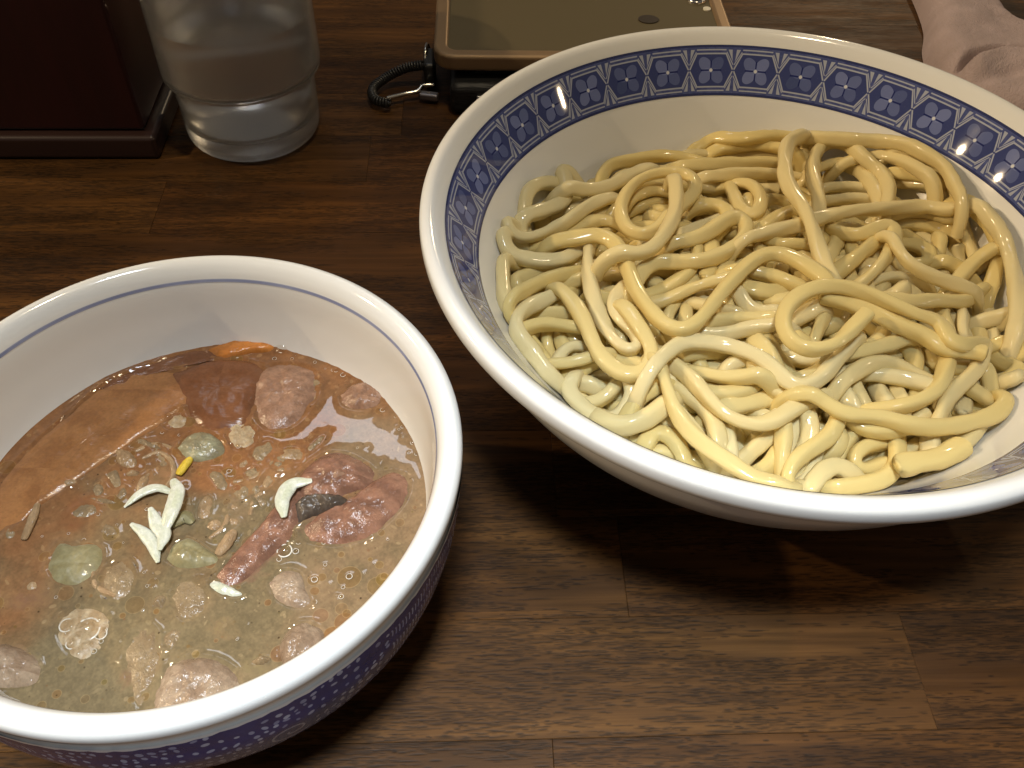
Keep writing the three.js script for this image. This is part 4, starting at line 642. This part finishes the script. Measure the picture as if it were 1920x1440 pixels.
{ // folded hand towel
  const out = [[0.228, -0.585], [0.222, -0.501], [0.2145, -0.475], [0.212, -0.454], [0.214, -0.435], [0.222, -0.415], [0.24, -0.402], [0.28, -0.395], [0.33, -0.4], [0.345, -0.44], [0.34, -0.475], [0.31, -0.492], [0.287, -0.496], [0.275, -0.49], [0.2685, -0.497], [0.2675, -0.512], [0.266, -0.525], [0.26, -0.56], [0.255, -0.585]].map(([x, z]) => new THREE.Vector3(x + 0.005, 0, z));
  const P = spline([...out, out[0]], 220).slice(0, 220);
  const inside = (x, z) => { let c = false; for (let i = 0, j = P.length - 1; i < P.length; j = i++) if ((P[i].z > z) !== (P[j].z > z) && x < (P[j].x - P[i].x) * (z - P[i].z) / (P[j].z - P[i].z) + P[i].x) c = !c; return c; };
  const edge = (x, z) => { let m = 9, bx = x, bz = z; for (let i = 0; i < P.length; i++) { const A = P[i], B = P[(i + 1) % P.length], dx = B.x - A.x, dz = B.z - A.z, t = clamp(((x - A.x) * dx + (z - A.z) * dz) / (dx * dx + dz * dz), 0, 1), ex = A.x + dx * t, ez = A.z + dz * t, d = Math.hypot(x - ex, z - ez); if (d < m) { m = d; bx = ex; bz = ez; } } return [m, bx, bz]; };
  const fold = spline([at(1796, 140, 0.02), at(1802, 118, 0.02), at(1822, 102, 0.02), at(1850, 94, 0.02), at(1885, 90, 0.02), at(1935, 93, 0.02)], 60), fold2 = spline([at(1845, 137, 0.02), at(1885, 133, 0.02), at(1930, 128, 0.02)], 30);
  const near = (c, x, z) => { let m = 9, s = 0; for (const v of c) { const d = Math.hypot(x - v.x, z - v.z); if (d < m) { m = d; s = z - v.z; } } return [m, s]; };
  const top = (x, z, d) => { const e = 1 - Math.pow(1 - clamp(d / 0.013, 0, 1), 2.2), [f, sg] = near(fold, x, z), [f2] = near(fold2, x, z); return 0.0006 + 0.019 * Math.sqrt(e) + 0.007 * (fbm(x * 34, z * 34, 3) - 0.5) * e + (-0.009 * Math.exp(-((f / 0.0026) ** 2)) + 0.004 * Math.exp(-f / 0.012) * (sg > 0 ? 1 : 0.1) - 0.0025 * Math.exp(-((f2 / 0.004) ** 2))) * e + 0.0007 * (fbm(x * 800, z * 800, 2) - 0.5) * e; };
  const cell = 0.0013, x0 = 0.205, z0 = -0.592, nx = 112, nz = 158, inn = [], pos = [], uv = [], idx = [], id = new Map();
  for (let j = 0; j <= nz; j++) for (let i = 0; i <= nx; i++) inn.push(inside(x0 + i * cell, z0 + j * cell));
  const vert = (i, j) => { const k = j * (nx + 1) + i; if (!id.has(k)) { let x = x0 + i * cell, z = z0 + j * cell, y; const [d, bx, bz] = edge(x, z); if (inn[k]) y = top(x, z, d); else { x = bx; z = bz; y = 0.0003; } id.set(k, pos.length / 3); pos.push(x, y, z); uv.push(x, z); } return id.get(k); };
  for (let j = 0; j < nz; j++) for (let i = 0; i < nx; i++) { const k = j * (nx + 1) + i; if (!(inn[k] || inn[k + 1] || inn[k + nx + 1] || inn[k + nx + 2])) continue; const a = vert(i, j), b = vert(i + 1, j), c = vert(i, j + 1), d = vert(i + 1, j + 1); idx.push(a, c, b, b, c, d); }
  const g = new THREE.BufferGeometry(); g.setAttribute('position', new THREE.Float32BufferAttribute(pos, 3)); g.setAttribute('uv', new THREE.Float32BufferAttribute(uv, 2)); g.setIndex(idx); g.computeVertexNormals();
  const terry = dataTex(256, 256, (x, y, c) => { c[0] = c[1] = c[2] = 40 + 200 * (0.6 * hash(x >> 1, y >> 1) + 0.4 * fbm(x * 0.2, y * 0.2, 2)); }); terry.repeat.set(1 / 0.06, 1 / 0.06);
  const tone = dataTex(128, 128, (x, y, c) => { const k = fbm(x * 0.08, y * 0.08, 4); c[0] = 160 + 22 * k; c[1] = 142 + 20 * k; c[2] = 138 + 22 * k; }, true); tone.repeat.set(1 / 0.1, 1 / 0.1);
  solo('hand_towel', g, phys(0xffffff, { map: tone, roughness: 0.95, bumpMap: terry, bumpScale: 0.0006, sheen: 0.4, sheenRoughness: 0.6, sheenColor: lin(0.5, 0.42, 0.4), side: THREE.DoubleSide }), 'rumpled pinkish beige hand towel behind the noodle bowl', 'towel');
}

// ------------------------------------------------------------------ unseen lamps outside the frame, placed for their light and reflections
{
  const glow = (r, g, b, i) => new THREE.MeshStandardMaterial({ color: 0x111111, emissive: lin(r, g, b), emissiveIntensity: i });
  const metal = std(lin(0.2, 0.17, 0.13), { metalness: 1, roughness: 0.4 });
  for (const [x, y, z, cd] of UNSEEN_BULBS) {
    const o = thing('unseen_warm_bulb', 'unseen warm bulb out of view, placed for highlights and warm side light', 'lamp', 'unseen warm bulbs round the counter');
    o.position.set(x, y, z);
    part('bulb', new THREE.SphereGeometry(0.02, 32, 20), glow(1, 0.74, 0.42, 60), o);
    part('socket', lathe([[0.0, 0.095], [0.016, 0.094], [0.02, 0.08], [0.02, 0.04], [0.012, 0.019], [0, 0.019]], 32, false), metal, o);
    part('cord', new THREE.CylinderGeometry(0.003, 0.003, 0.5, 10).translate(0, 0.345, 0), std(lin(0.03, 0.03, 0.03), { roughness: 0.7 }), o);
    const l = new THREE.PointLight(lin(1, 0.76, 0.47), cd, 0, 2); l.name = 'unseen_bulb_light'; l.castShadow = true; l.shadow.radius = 0.9; o.add(l);
  }
  const p = thing('unseen_pale_panel', 'unseen cool white panel out of view, placed to reflect in the broth', 'lamp'); p.position.set(UNSEEN_PANEL.x, UNSEEN_PANEL.y, UNSEEN_PANEL.z);
  part('housing', new RoundedBoxGeometry(UNSEEN_PANEL.w + 0.02, 0.02, UNSEEN_PANEL.d + 0.02, 2, 0.004).translate(0, 0.012, 0), std(lin(0.6, 0.6, 0.6), { roughness: 0.5 }), p);
  part('diffuser', new THREE.BoxGeometry(UNSEEN_PANEL.w, 0.004, UNSEEN_PANEL.d), glow(0.84, 0.9, 1.0, 7), p);
  const a = new THREE.RectAreaLight(lin(0.86, 0.92, 1.0), 3, UNSEEN_PANEL.w, UNSEEN_PANEL.d); a.name = 'unseen_panel_light'; a.position.set(0, -0.006, 0); a.rotation.x = -Math.PI / 2; p.add(a);
  const s = thing('unseen_overhead_lamp', 'unseen warm overhead lamp out of view, placed to light the noodles evenly', 'lamp'); s.position.set(UNSEEN_OVERHEAD.x, UNSEEN_OVERHEAD.y, UNSEEN_OVERHEAD.z);
  part('lamp_shade', lathe([[0.15, -0.012], [0.152, -0.012], [0.06, 0.13], [0.02, 0.15], [0, 0.15], [0, 0.147], [0.018, 0.147], [0.056, 0.128], [0.15, -0.012]], 48, false), std(lin(0.08, 0.07, 0.06), { roughness: 0.5, side: THREE.DoubleSide }), s);
  part('diffuser', new THREE.CylinderGeometry(UNSEEN_OVERHEAD.s / 2, UNSEEN_OVERHEAD.s / 2, 0.004, 40).translate(0, 0.012, 0), glow(1, 0.8, 0.53, 30), s);
  const w = new THREE.RectAreaLight(lin(1, 0.82, 0.55), UNSEEN_OVERHEAD.L, UNSEEN_OVERHEAD.s * 0.88, UNSEEN_OVERHEAD.s * 0.88); w.name = 'unseen_overhead_light'; w.position.set(0, 0.006, 0); w.rotation.x = -Math.PI / 2; s.add(w);
  const d = thing('unseen_cool_lamp', 'unseen cool lamp out of view, placed to brighten the near rims', 'lamp'); d.position.copy(KEY);
  part('can', lathe([[0.05, -0.005], [0.056, 0.0], [0.056, 0.09], [0, 0.09], [0, 0.086], [0.05, 0.086], [0.05, -0.005]], 40, false), std(lin(0.5, 0.5, 0.5), { roughness: 0.4 }), d);
}

shade(scene);
renderer.render(scene, camera);
